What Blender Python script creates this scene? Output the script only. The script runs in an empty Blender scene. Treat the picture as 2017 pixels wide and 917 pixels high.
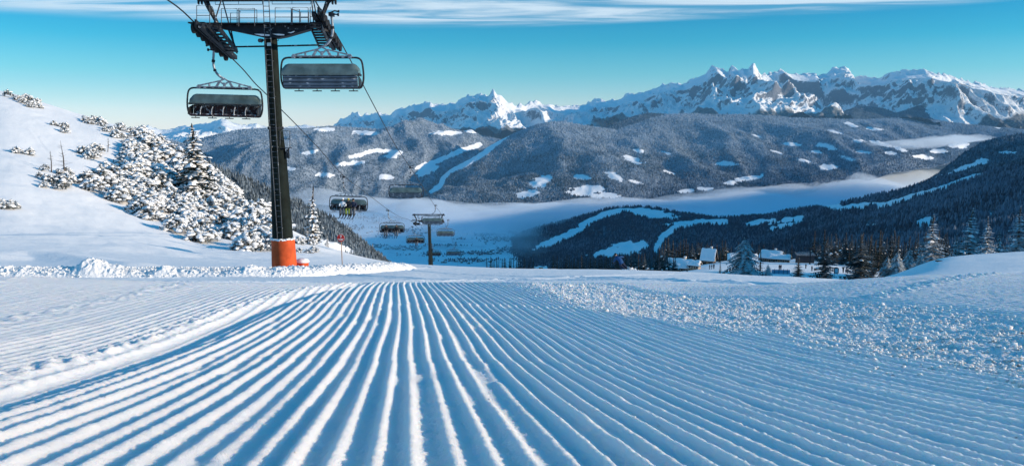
import bpy, math, random
import numpy as np
from mathutils import Vector, Matrix

random.seed(7)
RNG = np.random.default_rng(11)
scene = bpy.context.scene
COL = scene.collection
rad = math.radians

# ------------------------------------------------------------------ camera
FPX = 1600.0                     # focal length in photo pixels (2017 wide)
PITCH = math.atan((458.5 - 250.0) / FPX)
CP, SP = math.cos(PITCH), math.sin(PITCH)

def wslope(py):
    """height / horizontal distance of the sight line through photo row py"""
    return np.tan(np.arctan((458.5 - np.asarray(py, float)) / FPX) - PITCH)

def W(px, py, d):
    """world point at horizontal distance d (metres) ahead, seen at photo position px, py"""
    w = float(wslope(py))
    return Vector(((px - 1008.5) / FPX * d * (CP - w * SP), d, w * d))

def Wn(px, py, d):
    px, py, d = np.broadcast_arrays(np.asarray(px, float), np.asarray(py, float), np.asarray(d, float))
    w = wslope(py)
    return np.stack([(px - 1008.5) / FPX * d * (CP - w * SP), d, w * d], -1)

# ------------------------------------------------------------------ noise
def _hash(ix, iy, seed):
    h = (ix.astype(np.int64) * 374761393 + iy.astype(np.int64) * 668265263 + seed * 1442695041) & 0xFFFFFFFF
    h = ((h ^ (h >> 13)) * 1274126177) & 0xFFFFFFFF
    h = (h ^ (h >> 16)) & 0xFFFFFFFF
    return h

def perlin(x, y, seed=0):
    x = np.asarray(x, float); y = np.asarray(y, float)
    x0 = np.floor(x); y0 = np.floor(y)
    fx = x - x0; fy = y - y0
    def g(ix, iy, dx, dy):
        a = _hash(ix, iy, seed) * (2 * math.pi / 4294967296.0)
        return np.cos(a) * dx + np.sin(a) * dy
    u = fx * fx * fx * (fx * (fx * 6 - 15) + 10); v = fy * fy * fy * (fy * (fy * 6 - 15) + 10)
    a = g(x0, y0, fx, fy); b = g(x0 + 1, y0, fx - 1, fy)
    c = g(x0, y0 + 1, fx, fy - 1); d = g(x0 + 1, y0 + 1, fx - 1, fy - 1)
    return 1.5 * ((a * (1 - u) + b * u) * (1 - v) + (c * (1 - u) + d * u) * v)

def fbm(x, y, oct=4, seed=0, gain=0.5, lac=2.03):
    s = 0.0; a = 1.0; t = 0.0
    for k in range(oct):
        s = s + a * perlin(x, y, seed + k * 17); t += a
        a *= gain; x = x * lac + 3.1; y = y * lac - 1.7
    return s / t

def ridged(x, y, oct=5, seed=0, gain=0.5, lac=2.07):
    s = 0.0; a = 1.0; t = 0.0; prev = 1.0
    for k in range(oct):
        n = 1.0 - np.abs(perlin(x, y, seed + k * 13)); n = n * n
        s = s + a * n * prev; t += a; prev = np.clip(n * 1.4, 0, 1)
        a *= gain; x = x * lac + 5.3; y = y * lac + 2.9
    return s / t

def sstep(x, a, b):
    t = np.clip((np.asarray(x, float) - a) / (b - a), 0, 1)
    return t * t * (3 - 2 * t)

def gauss1(a, sig, axis):
    if sig <= 0: return a
    r = int(3 * sig + 1); k = np.exp(-0.5 * (np.arange(-r, r + 1) / sig) ** 2); k /= k.sum()
    pad = [(0, 0)] * a.ndim; pad[axis] = (r, r)
    ap = np.pad(a, pad, mode='edge')
    return np.apply_along_axis(lambda m: np.convolve(m, k, 'valid'), axis, ap)

# ------------------------------------------------------------------ object helpers
def tag(o, label=None, cat=None, group=None, kind=None):
    if label: o['label'] = label
    if cat: o['category'] = cat
    if group: o['group'] = group
    if kind: o['kind'] = kind
    return o

def empty(name, loc=(0, 0, 0), rz=0.0, label=None, cat=None, group=None):
    o = bpy.data.objects.new(name, None); COL.objects.link(o)
    o.empty_display_size = 0.2
    o.location = loc; o.rotation_euler = (0, 0, rz)
    return tag(o, label, cat, group)

def np_mesh(name, verts, faces, mat=None, parent=None, smooth=True, attr=None, matidx=None):
    """faces: (M,3) or (M,4) int array"""
    verts = np.ascontiguousarray(verts, np.float32).reshape(-1, 3)
    faces = np.ascontiguousarray(faces, np.int32)
    me = bpy.data.meshes.new(name)
    n = faces.shape[1]
    me.vertices.add(len(verts)); me.vertices.foreach_set('co', verts.ravel())
    me.loops.add(faces.size); me.loops.foreach_set('vertex_index', faces.ravel())
    me.polygons.add(len(faces))
    me.polygons.foreach_set('loop_start', np.arange(0, faces.size, n, dtype=np.int32))
    me.polygons.foreach_set('loop_total', np.full(len(faces), n, np.int32))
    me.polygons.foreach_set('use_smooth', np.full(len(faces), smooth, bool))
    if matidx is not None: me.polygons.foreach_set('material_index', np.asarray(matidx, np.int32))
    me.update(calc_edges=True)
    if attr:
        for k, v in attr.items():
            a = me.attributes.new(k, 'FLOAT', 'POINT'); a.data.foreach_set('value', np.ascontiguousarray(v, np.float32).ravel())
    for m in (mat if isinstance(mat, (list, tuple)) else [mat]):
        if m: me.materials.append(m)
    o = bpy.data.objects.new(name, me); COL.objects.link(o)
    if parent: o.parent = parent
    return o

def grid_faces(nj, ni, flip=False):
    j, i = np.meshgrid(np.arange(nj - 1), np.arange(ni - 1), indexing='ij')
    a = j * ni + i
    f = np.stack([a, a + 1, a + ni + 1, a + ni], -1).reshape(-1, 4)
    return f[:, ::-1] if flip else f

class MB:
    """collects simple shapes and links them as one mesh"""
    def __init__(s): s.v = []; s.f = []
    def add(s, vs, fs):
        b = len(s.v); s.v += [tuple(v) for v in vs]; s.f += [tuple(i + b for i in f) for f in fs]; return s
    def box(s, c, size, rot=None):
        c = Vector(c); hx, hy, hz = (k / 2 for k in size); vs = []
        for dx in (-hx, hx):
            for dy in (-hy, hy):
                for dz in (-hz, hz):
                    p = Vector((dx, dy, dz))
                    if rot is not None: p = rot @ p
                    vs.append(c + p)
        return s.add(vs, [(0, 1, 3, 2), (4, 6, 7, 5), (0, 4, 5, 1), (2, 3, 7, 6), (0, 2, 6, 4), (1, 5, 7, 3)])
    def beam(s, a, b, w, h, up=(0, 0, 1)):
        a = Vector(a); b = Vector(b); t = b - a; L = t.length; t.normalize()
        up = Vector(up)
        if abs(t.dot(up)) > .98: up = Vector((0, 1, 0))
        x = t.cross(up).normalized(); z = x.cross(t)
        R = Matrix((x, t, z)).transposed()
        return s.box((a + b) / 2, (w, L, h), R)
    def tube(s, pts, r, n=8, cap=True):
        pts = [Vector(p) for p in pts]; rs = r if isinstance(r, (list, tuple)) else [r] * len(pts)
        rings = []; prevx = None
        for i, p in enumerate(pts):
            t = (pts[min(i + 1, len(pts) - 1)] - pts[max(i - 1, 0)]).normalized()
            up = Vector((0, 0, 1)) if abs(t.z) < .95 else Vector((0, 1, 0))
            x = t.cross(up).normalized() if prevx is None else (prevx - t * prevx.dot(t)).normalized()
            prevx = x; y = t.cross(x)
            rings.append([p + (x * math.cos(a) + y * math.sin(a)) * rs[i] for a in [2 * math.pi * k / n for k in range(n)]])
        vs = [v for rg in rings for v in rg]; fs = []
        for i in range(len(pts) - 1):
            for k in range(n):
                fs.append((i * n + k, i * n + (k + 1) % n, (i + 1) * n + (k + 1) % n, (i + 1) * n + k))
        if cap: fs.append(tuple(range(n - 1, -1, -1))); fs.append(tuple((len(pts) - 1) * n + k for k in range(n)))
        return s.add(vs, fs)
    def prism(s, poly, ext):
        """poly: list of 3D points, ext: extrusion vector"""
        poly = [Vector(p) for p in poly]; e = Vector(ext); n = len(poly)
        vs = poly + [p + e for p in poly]
        fs = [tuple(range(n - 1, -1, -1)), tuple(range(n, 2 * n))]
        for k in range(n): fs.append((k, (k + 1) % n, n + (k + 1) % n, n + k))
        return s.add(vs, fs)
    def disc(s, c, axis, r, t, n=20):
        c = Vector(c); ax = Vector(axis).normalized()
        return s.tube([c - ax * t / 2, c + ax * t / 2], r, n)
    def build(s, name, mat, parent=None, smooth=False, bevel=0.0):
        me = bpy.data.meshes.new(name); me.from_pydata([tuple(v) for v in s.v], [], s.f); me.update()
        if mat: me.materials.append(mat)
        if smooth:
            me.polygons.foreach_set('use_smooth', [True] * len(me.polygons))
            try: me.set_sharp_from_angle(angle=rad(40))
            except Exception: pass
        o = bpy.data.objects.new(name, me); COL.objects.link(o)
        if parent: o.parent = parent
        if bevel:
            b = o.modifiers.new('bevel', 'BEVEL'); b.width = bevel; b.segments = 2; b.limit_method = 'ANGLE'
        return o

def copy_tree(o, parent=None):
    c = o.copy(); COL.objects.link(c)
    if parent: c.parent = parent
    for ch in list(o.children): copy_tree(ch, c)
    return c

def bez(pts, n=6):
    """Catmull-Rom through points"""
    P = [Vector(p) for p in pts]; P = [P[0] * 2 - P[1]] + P + [P[-1] * 2 - P[-2]]; out = []
    for i in range(1, len(P) - 2):
        for k in range(n):
            t = k / n
            out.append(0.5 * ((2 * P[i]) + (P[i + 1] - P[i - 1]) * t + (2 * P[i - 1] - 5 * P[i] + 4 * P[i + 1] - P[i + 2]) * t * t + (3 * P[i] - P[i - 1] - 3 * P[i + 1] + P[i + 2]) * t ** 3))
    out.append(P[-2]); return out

# ------------------------------------------------------------------ materials
class NT:
    def __init__(s, name):
        s.m = bpy.data.materials.new(name); s.m.use_nodes = True; s.t = s.m.node_tree; s.n = s.t.nodes; s.l = s.t.links
        s.bsdf = s.n['Principled BSDF']; s.out = s.n['Material Output']
    def new(s, typ, **kw):
        nd = s.n.new(typ)
        for k, v in kw.items():
            if k.startswith('i_'):
                key = k[2:]; key = int(key) if key.isdigit() else key.replace('_', ' ')
                nd.inputs[key].default_value = v
            else: setattr(nd, k, v)
        return nd
    def link(s, a, b): s.l.new(a, b)
    def noise(s, scale, detail=4, rough=.55, vec=None, dist=0.0):
        nd = s.new('ShaderNodeTexNoise'); nd.inputs['Scale'].default_value = scale; nd.inputs['Detail'].default_value = detail
        nd.inputs['Roughness'].default_value = rough; nd.inputs['Distortion'].default_value = dist
        if vec is None: vec = s.coord()
        s.link(vec, nd.inputs['Vector']); return nd.outputs['Fac']
    def coord(s, which='Object'):
        if not hasattr(s, '_tc'): s._tc = s.new('ShaderNodeTexCoord')
        return s._tc.outputs[which]
    def ramp(s, fac, stops, interp='LINEAR'):
        r = s.new('ShaderNodeValToRGB'); e = r.color_ramp.elements; r.color_ramp.interpolation = interp
        while len(e) < len(stops): e.new(0.5)
        for el, (p, c) in zip(e, stops):
            el.position = p; el.color = (*c, 1) if len(c) == 3 else c
        s.link(fac, r.inputs['Fac']); return r.outputs['Color']
    def mix(s, fac, a, b, blend='MIX'):
        m = s.new('ShaderNodeMix', data_type='RGBA', blend_type=blend)
        if isinstance(fac, (int, float)): m.inputs[0].default_value = fac
        else: s.link(fac, m.inputs[0])
        for idx, c in ((6, a), (7, b)):
            if isinstance(c, (tuple, list)): m.inputs[idx].default_value = (*c, 1) if len(c) == 3 else c
            else: s.link(c, m.inputs[idx])
        return m.outputs[2]
    def math(s, op, a, b=None, c=None, clamp=False):
        m = s.new('ShaderNodeMath', operation=op); m.use_clamp = clamp
        for k, x in enumerate((a, b, c)):
            if x is None: continue
            if isinstance(x, (int, float)): m.inputs[k].default_value = x
            else: s.link(x, m.inputs[k])
        return m.outputs[0]
    def mrange(s, v, a, b, c=0.0, d=1.0):
        m = s.new('ShaderNodeMapRange'); m.interpolation_type = 'SMOOTHSTEP'
        s.link(v, m.inputs[0])
        for k, x in zip((1, 2, 3, 4), (a, b, c, d)): m.inputs[k].default_value = x
        return m.outputs[0]
    def attr(s, name):
        a = s.new('ShaderNodeAttribute', attribute_name=name); return a.outputs['Fac']
    def normalz(s):
        g = s.new('ShaderNodeNewGeometry'); x = s.new('ShaderNodeSeparateXYZ'); s.link(g.outputs['Normal'], x.inputs[0]); return x.outputs[2]
    def bump(s, h, dist, strength=1.0):
        b = s.new('ShaderNodeBump'); b.inputs['Distance'].default_value = dist; b.inputs['Strength'].default_value = strength
        s.link(h, b.inputs['Height']); s.link(b.outputs[0], s.bsdf.inputs['Normal'])
    def base(s, c):
        if isinstance(c, (tuple, list)): s.bsdf.inputs['Base Color'].default_value = (*c, 1)
        else: s.link(c, s.bsdf.inputs['Base Color'])
        return s
    def set(s, rough=.6, metal=0.0, spec=.3):
        s.bsdf.inputs['Roughness'].default_value = rough; s.bsdf.inputs['Metallic'].default_value = metal
        s.bsdf.inputs['Specular IOR Level'].default_value = spec
        return s

SNOW = (0.88, 0.89, 0.91)
def m_snow(name, scales, dist, col=SNOW, sss=0.0):
    t = NT(name).base(col).set(.75, 0, .15)
    h = t.noise(scales[0], 5, .62)
    if len(scales) > 1:
        h = t.math('ADD', h, t.math('MULTIPLY', t.noise(scales[1], 3, .6), .6))
    t.bump(h, dist)
    if sss:
        t.bsdf.inputs['Subsurface Weight'].default_value = sss
        t.bsdf.inputs['Subsurface Radius'].default_value = (0.6, 0.8, 1.0)
        t.bsdf.inputs['Subsurface Scale'].default_value = 0.027
    return t.m

def m_plain(name, col, rough=.5, metal=0.0, spec=.4, var=.25, scale=6.0, bump=0.0, frost=0.0):
    """paint / metal with a little uneven wear, frost lies in patches where it is set"""
    t = NT(name).set(rough, metal, spec)
    n = t.noise(scale, 4, .6)
    c = t.mix(t.mrange(n, .3, .7), tuple(k * (1 - var) for k in col), tuple(min(1, k * (1 + var)) for k in col))
    if frost:
        f = t.math('ADD', t.noise(scale * 1.7, 5, .65), t.math('MULTIPLY', t.normalz(), .12))
        c = t.mix(t.mrange(f, .62 - frost * .25, .78 - frost * .25), c, (.7, .75, .8))
    t.base(c)
    if bump: t.bump(n, bump)
    return t.m
# ------------------------------------------------------------------ camera, sky, sun
SUN_EL, SUN_AZ = 13.5, 98.0
cam = bpy.data.cameras.new('camera'); cam_o = bpy.data.objects.new('camera', cam); COL.objects.link(cam_o)
cam.sensor_width = 36.0; cam.sensor_fit = 'HORIZONTAL'; cam.lens = 36.0 * FPX / 2017.0
cam.clip_start = 0.03; cam.clip_end = 200000.0
cam_o.location = (0, 0, 0); cam_o.rotation_euler = (math.pi / 2 - PITCH, 0, 0)
scene.camera = cam_o

world = bpy.data.worlds.new('World'); scene.world = world; world.use_nodes = True
def build_world():
    t = world.node_tree; n = t.nodes; l = t.links
    bg = n['Background']; bg.inputs['Strength'].default_value = SKY_STRENGTH
    sky = n.new('ShaderNodeTexSky'); sky.sky_type = 'NISHITA'; sky.sun_disc = False
    sky.sun_elevation = rad(SUN_EL); sky.sun_rotation = rad(SUN_AZ)
    sky.altitude = 1700; sky.air_density = 1.0; sky.dust_density = 0.2; sky.ozone_density = 2.0
    tc = n.new('ShaderNodeTexCoord'); sep = n.new('ShaderNodeSeparateXYZ'); l.new(tc.outputs['Generated'], sep.inputs[0])
    def mth(op, a, b=None, clamp=False):
        m = n.new('ShaderNodeMath'); m.operation = op; m.use_clamp = clamp
        for k, x in enumerate((a, b)):
            if x is None: continue
            if isinstance(x, (int, float)): m.inputs[k].default_value = x
            else: l.new(x, m.inputs[k])
        return m.outputs[0]
    def mr(v, a, b, c=0.0, d=1.0):
        m = n.new('ShaderNodeMapRange'); m.interpolation_type = 'SMOOTHSTEP'; l.new(v, m.inputs[0])
        for k, x in zip((1, 2, 3, 4), (a, b, c, d)): m.inputs[k].default_value = x
        return m.outputs[0]
    def mixc(f, a, b, bt='MIX'):
        m = n.new('ShaderNodeMix'); m.data_type = 'RGBA'; m.blend_type = bt
        if isinstance(f, (int, float)): m.inputs[0].default_value = f
        else: l.new(f, m.inputs[0])
        for k, c in ((6, a), (7, b)):
            if isinstance(c, tuple): m.inputs[k].default_value = (*c, 1)
            else: l.new(c, m.inputs[k])
        return m.outputs[2]
    # clear winter air over the peaks: the blue deepens quickly above a pale horizon
    z = sep.outputs[2]
    ramp = n.new('ShaderNodeValToRGB'); e = ramp.color_ramp.elements
    stops = SKY_TINT
    while len(e) < len(stops): e.new(.5)
    for el, (p, c) in zip(e, stops): el.position = p; el.color = (*c, 1)
    l.new(mth('MULTIPLY', z, 1.0, True), ramp.inputs[0])
    col = mixc(1.0, sky.outputs[0], ramp.outputs[0], 'MULTIPLY')
    col = mixc(1.0, col, (2.0, 2.0, 2.0), 'MULTIPLY')
    # thin high cloud streaks on a flat layer far above
    zz = mth('ADD', mth('MAXIMUM', z, 0.0), 0.012)
    u = mth('DIVIDE', sep.outputs[0], zz); v = mth('DIVIDE', sep.outputs[1], zz)
    cmb = n.new('ShaderNodeCombineXYZ'); l.new(mth('MULTIPLY', u, .44), cmb.inputs[0]); l.new(mth('MULTIPLY', v, 1.9), cmb.inputs[1])
    nz = n.new('ShaderNodeTexNoise'); nz.inputs['Scale'].default_value = 1.0; nz.inputs['Detail'].default_value = 8
    nz.inputs['Roughness'].default_value = .61; nz.inputs['Distortion'].default_value = .7; l.new(cmb.outputs[0], nz.inputs['Vector'])
    cmb2 = n.new('ShaderNodeCombineXYZ'); l.new(mth('MULTIPLY', u, .45), cmb2.inputs[0]); l.new(mth('MULTIPLY', v, .5), cmb2.inputs[1])
    nb = n.new('ShaderNodeTexNoise'); nb.inputs['Scale'].default_value = .5; nb.inputs['Detail'].default_value = 2; l.new(cmb2.outputs[0], nb.inputs['Vector'])
    edge = mth('ADD', z, mth('MULTIPLY', mth('SUBTRACT', nb.outputs['Fac'], .5), .035))
    edge = mth('SUBTRACT', edge, mth('MULTIPLY', u, .0016))
    cm = mth('MULTIPLY', mr(edge, .1165, .129), mr(nz.outputs['Fac'], .36, .64, .10, 1.0))
    cm = mth('MULTIPLY', cm, mr(z, .34, .16))
    col = mixc(mth('MULTIPLY', cm, .86), col, CLOUD)
    l.new(col, bg.inputs['Color'])
SKY_STRENGTH = 0.15
SKY_TINT = [(0.0, (.43, .45, .59)), (.02, (.40, .43, .52)), (.035, (.31, .40, .45)), (.062, (.16, .36, .385)), (.10, (.036, .30, .36)), (.13, (.012, .255, .345)), (.17, (.012, .28, .37)), (.30, (.04, .49, .62)), (1.0, (.075, .585, .665))]
CLOUD = (4.3, 5.0, 5.5)
build_world()

sl = bpy.data.lights.new('sun', 'SUN'); sl.energy = 5.0; sl.angle = rad(0.5); sl.color = (1.0, .815, .61)
sun_o = bpy.data.objects.new('sun', sl); COL.objects.link(sun_o)
SDIR = Vector((math.sin(rad(SUN_AZ)) * math.cos(rad(SUN_EL)), math.cos(rad(SUN_AZ)) * math.cos(rad(SUN_EL)), math.sin(rad(SUN_EL))))
sun_o.rotation_euler = SDIR.to_track_quat('Z', 'Y').to_euler()
scene.view_settings.view_transform = 'Standard'; scene.view_settings.look = 'None'
scene.view_settings.gamma = 1.0; scene.view_settings.exposure = 0.3
scene.view_settings.use_curve_mapping = False
scene.cycles.max_bounces = 6; scene.cycles.diffuse_bounces = 3; scene.cycles.volume_bounces = 3
scene.cycles.use_denoising = True
# ------------------------------------------------------------------ the groomed slope
HP_D = np.array([-6, -2, 0, .5, 1.13, 1.75, 2.5, 3.4, 4.17, 5.2, 6.0, 8.0, 9.5, 20])
HP_H = np.array([-1.2, -.26, .21, .335, .471, .598, .739, .878, .988, 1.13, 1.245, 1.525, 1.79, 3.9])
_dx = np.linspace(-6, 20, 2601)
_hx = gauss1(np.interp(_dx, HP_D, HP_H), 22, 0)
def hprofile(d): return np.interp(d, _dx, _hx)

TAB = {
 -900: [(6,548),(8,549),(12,550),(20,540),(28,530),(40,470),(60,380),(90,280),(120,190),(160,110),(200,60),(260,60),(400,150)],
 0:    [(6,560),(8,556),(12,556),(20,550),(28,543),(33,538),(40,521),(50,497),(60,465),(80,382),(110,285),(140,215),(170,180),(190,173),(230,185),(400,300)],
 150:  [(6,567),(8,556),(12,556.5),(20,550),(28,543),(33,538),(40,522),(50,505),(60,484),(80,422),(110,328),(140,257),(165,225),(180,219),(230,232),(400,340)],
 270:  [(6,573),(8,556),(12,557),(20,551),(28,543),(33,538),(40,523),(50,511),(60,496),(80,451),(110,368),(140,292),(160,259),(170,253),(230,270),(400,370)],
 400:  [(6,577),(8,556),(12,557),(20,551),(28,543),(33,538),(40,523),(50,515),(60,506),(80,480),(110,413),(135,352),(150,338),(200,352),(400,420)],
 540:  [(6,580),(8,556),(12,557.5),(20,551),(28,543),(33,538),(40,525),(50,519),(60,513),(80,494),(105,452),(125,436),(170,447),(400,480)],
 640:  [(6,581),(8,555.5),(12,557.5),(20,551),(28,543),(35,534),(45,527),(60,519),(80,505),(105,487),(120,482),(170,492),(400,530)],
 720:  [(6,582),(8,555),(12,557.5),(20,551),(28,542),(35,536),(50,530),(70,521),(95,510),(110,507),(150,516),(400,545)],
 790:  [(6,582),(8,555),(12,557),(20,551),(28,541),(40,533),(60,525),(80,520),(95,519),(150,532),(250,560),(400,575)],
 870:  [(6,582),(8,555),(12,557),(20,552),(28,546),(40,537),(60,528),(85,522),(100,523),(150,537),(250,565),(400,580)],
 1000: [(6,580),(8,555),(12,556),(20,551),(40,538),(60,531),(85,528),(110,531),(200,552),(400,566)],
 1200: [(6,577),(8,556),(14,552),(20,547),(40,538),(60,533),(80,531),(110,535),(200,555),(400,560)],
 1400: [(6,576),(8,560),(14,554),(20,550),(40,543),(60,540),(75,539),(100,545),(150,550),(200,541),(260,529),(320,519),(400,512)],
 1550: [(6,577),(8,563),(14,557),(20,553),(40,548),(55,547),(80,552),(150,556),(200,547),(260,532),(320,517),(400,508)],
 1680: [(6,578),(8,566),(14,561),(20,558),(40,555),(50,555),(80,560),(150,558),(200,549),(260,535),(320,519),(400,511)],
 1760: [(6,579),(8,568),(14,563),(20,560),(30,556),(45,549),(60,545),(70,545),(100,555),(200,562),(400,530)],
 1850: [(6,580),(8,570),(14,565),(20,561),(30,553),(45,535),(60,516),(70,507),(80,508),(110,520),(200,540),(400,520)],
 2017: [(6,582),(8,572),(14,567),(20,562),(30,549),(45,523),(60,506),(70,499),(80,498),(110,505),(200,510),(400,500)],
 2900: [(6,590),(8,580),(14,572),(30,545),(45,515),(60,490),(80,470),(110,450),(200,420),(400,400)],
}
_tp = np.arange(-1000, 3001, 10.0)
_td = np.geomspace(6, 400, 240)
_cols = sorted(TAB)
_tb = np.array([np.interp(np.log(_td), np.log([a for a, b in TAB[c]]), [b for a, b in TAB[c]]) for c in _cols])
_tb = gauss1(_tb, 3.0, 1)
_full = np.stack([np.interp(_tp, _cols, _tb[:, k]) for k in range(len(_td))], 1)
_full = gauss1(_full, 3.0, 0)

def tab_py(px, d):
    px = np.clip(np.asarray(px, float), -1000, 2999.9); d = np.clip(np.asarray(d, float), 6.0, 399.9)
    fi = (px + 1000) / 10.0; i = np.clip(fi.astype(int), 0, len(_tp) - 2); a = fi - i
    fj = np.log(d / 6.0) / math.log(400 / 6.0) * (len(_td) - 1); j = np.clip(fj.astype(int), 0, len(_td) - 2); b = fj - j
    return (_full[i, j] * (1 - a) + _full[i + 1, j] * a) * (1 - b) + (_full[i, j + 1] * (1 - a) + _full[i + 1, j + 1] * a) * b

def big_relief(X, Y):
    a = sstep(Y, 12, 60)
    hl = sstep(Y, 42, 70) * sstep(X, 2, -8)
    return a * (.10 * (1 + 1.6 * hl) * fbm(X / 9, Y / 9, 3, 5) + .35 * fbm(X / 34, Y / 34, 2, 6) + .09 * hl * fbm(X / 2.6, Y / 2.6, 3, 7)) * (1 - .8 * sstep(np.abs(X / np.maximum(Y, 1) + .02), .30, .06))

def base_z(X, Y):
    X = np.asarray(X, float); Y = np.asarray(Y, float)
    sp = lambda x, k: np.logaddexp(0.0, x * k) / k
    Xc = np.clip(X, -12, 12)
    cross = .036 * sp(-(Xc + .3), 3) - .055 * sp(Xc + .1, 4) + .055 * sp(Xc - .8, 4) + .13 * (sp(Xc - 1.25, 3) - sp(Xc - 3.0, 3))
    zn = -hprofile(Y) + cross
    Ys = np.maximum(Y, 6.0)
    # photo column of this point (height matters very little)
    px = 1008.5 + FPX * X / (Ys * 1.01)
    for _ in range(2):
        w = wslope(tab_py(px, Ys)); px = 1008.5 + FPX * X / (Ys * (CP - w * SP))
    zf = Ys * wslope(tab_py(px, Ys))
    b = sstep(Y, 5.6, 8.0)
    return zn * (1 - b) + zf * b

def ground_z(X, Y): return base_z(X, Y) + big_relief(np.asarray(X, float), np.asarray(Y, float))

def ridge_coord(X, Y):
    """distance across the groomed ridges: they run away, curling left over the crest"""
    s = X + .138 * (Y - 1.0) + .012 * np.sin(Y * 1.1 + .4) - .0
    return s

def near_detail(X, Y):
    s = ridge_coord(X, Y)
    wob = .003 * fbm(s * 3, Y * 1.3, 2, 31) + .003 * perlin(Y * .9, s * .4, 32)
    k1, k2 = 2.42 + .10 * s + .02 * np.sin(s * 9), 4.75 + .22 * s + .02 * np.sin(s * 7)
    wob = wob + .004 * sstep(Y, k1 - .03, k1 + .03) - .006 * sstep(Y, k2 - .03, k2 + .03)
    sw = s + wob
    p0 = sw / .06 + np.log1p(np.exp(np.clip((sw - .15) * 9, -30, 30))) / 9 * (1 / .047 - 1 / .06)
    p0 = p0 - np.log1p(np.exp(np.clip((-.25 - sw) * 9, -30, 30))) / 9 * (1 / .047 - 1 / .06)
    fine = 1 - .12 * sstep(np.abs(sw + .05), 0.05, .5)
    ph = p0 + .05 * np.sin(np.round(p0) * 2.399)
    k = np.round(ph); f = ph - k                       # which ridge, and where across it
    amp_k = .78 + .30 * perlin(k * .71, Y * .35, 40) + .14 * perlin(k * 1.9, Y * 1.2, 41) - .30 * sstep(perlin(k * 3.7, Y * 2.6, 44), .45, .65)
    prof = np.exp(-(np.abs(f) / .225) ** 2.0)
    crest = perlin(X * 26, Y * 12, 42) * .35 + perlin(X * 60, Y * 34, 43) * .25
    # seams between the panels of the groomer
    left_edge = -.86 + .37 * sstep(Y, 3.6, 8.0)
    right_seam = 1.09
    main = sstep(s, left_edge, left_edge + .05) * 1.0
    A = .0165 * fine * (1 + .08 * sstep(s, 0, -.5)) * amp_k * (1 + .22 * crest)
    A = A * (1 + .5 * sstep(np.abs(s - right_seam), .035, .01))
    zr = A * prof
    second = (1 - main)
    # left panel: finer, flatter ribs up to its own seam and once more beyond
    zr = zr * (main + second * .55 * (1 - sstep(np.abs(s + 1.78), .13, .06)) * sstep(s, -3.05, -2.9))
    # troughs and thrown-up crumbs along the seams
    edge = np.exp(-((s - left_edge + .07) / .07) ** 2)
    spill = np.exp(-((s - left_edge + .20) / .07) ** 2)
    seam2 = np.exp(-((s + 1.78) / .10) ** 2); seam3 = np.exp(-((s + 3.0) / .12) ** 2)
    crumbs = np.clip(fbm(X * 22, Y * 16, 3, 50), -.1, 1)
    z = zr - .028 * edge + (spill * .8 + seam2 * .9 + seam3 * .8) * (.005 + .024 * crumbs + .008 * np.clip(perlin(X * 60, Y * 45, 51), 0, 1))
    # rough broken snow right of the ribs
    lo = 1.50 - .54 * sstep(Y, 3.2, 5.2); hi = 2.42 - .62 * sstep(Y, 4.4, 6.6)
    j = .10 * fbm(X * 3, Y * 3, 3, 60)
    rub = sstep(s + j, lo - .05, lo + .22) * (1 - sstep(s + j * 2, hi - .15, hi + .25)) * (1 - sstep(Y, 7.2, 9.5))
    ch = np.clip(perlin(X * 7, Y * 7, 61), -.2, 1) * .010 + np.clip(perlin(X * 30, Y * 30, 62) - .05, 0, 1) * .012 + np.clip(perlin(X * 64, Y * 64, 63), 0, 1) * .009
    flat = 1 - rub * .80
    z = z * flat + rub * (ch - .006)
    # beyond the rubble and over the crest the ribs fade out into smooth skied snow
    smooth = np.maximum(sstep(s, hi, hi + .3), sstep(Y, 8.0, 8.25))
    z = z * (1 - smooth * .93)
    z = z + smooth * (.006 * fbm(X * 1.3, Y * 1.3, 3, 70))
    # foot prints over the smooth snow on the right
    for q in range(26):
        fx, fy = 2.15 + q * .053 + .015 * math.sin(q * 5), 4.7 + q * .043 + (.03 if q % 2 else -.03)
        r2 = ((X - fx) / .026) ** 2 + ((Y - fy) / .04) ** 2
        m = r2 < 9
        if m.any(): z[m] += (-.022 * np.exp(-r2[m]) + .012 * np.exp(-((np.sqrt(r2[m]) - 1.4) / .4) ** 2))
    z = z + .0013 * perlin(X * 55, Y * 40, 71) + .0024 * perlin(X * 130, Y * 110, 72) + main * (1 - rub) * .004 * (np.exp(-((Y - k1) / .02) ** 2) + 1.6 * np.exp(-((Y - k2) / .04) ** 2)) * (.6 + perlin(X * 40, Y * 40, 74)) + .004 * fbm(X * 1.1, Y * 1.1, 2, 73)
    return z

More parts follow.
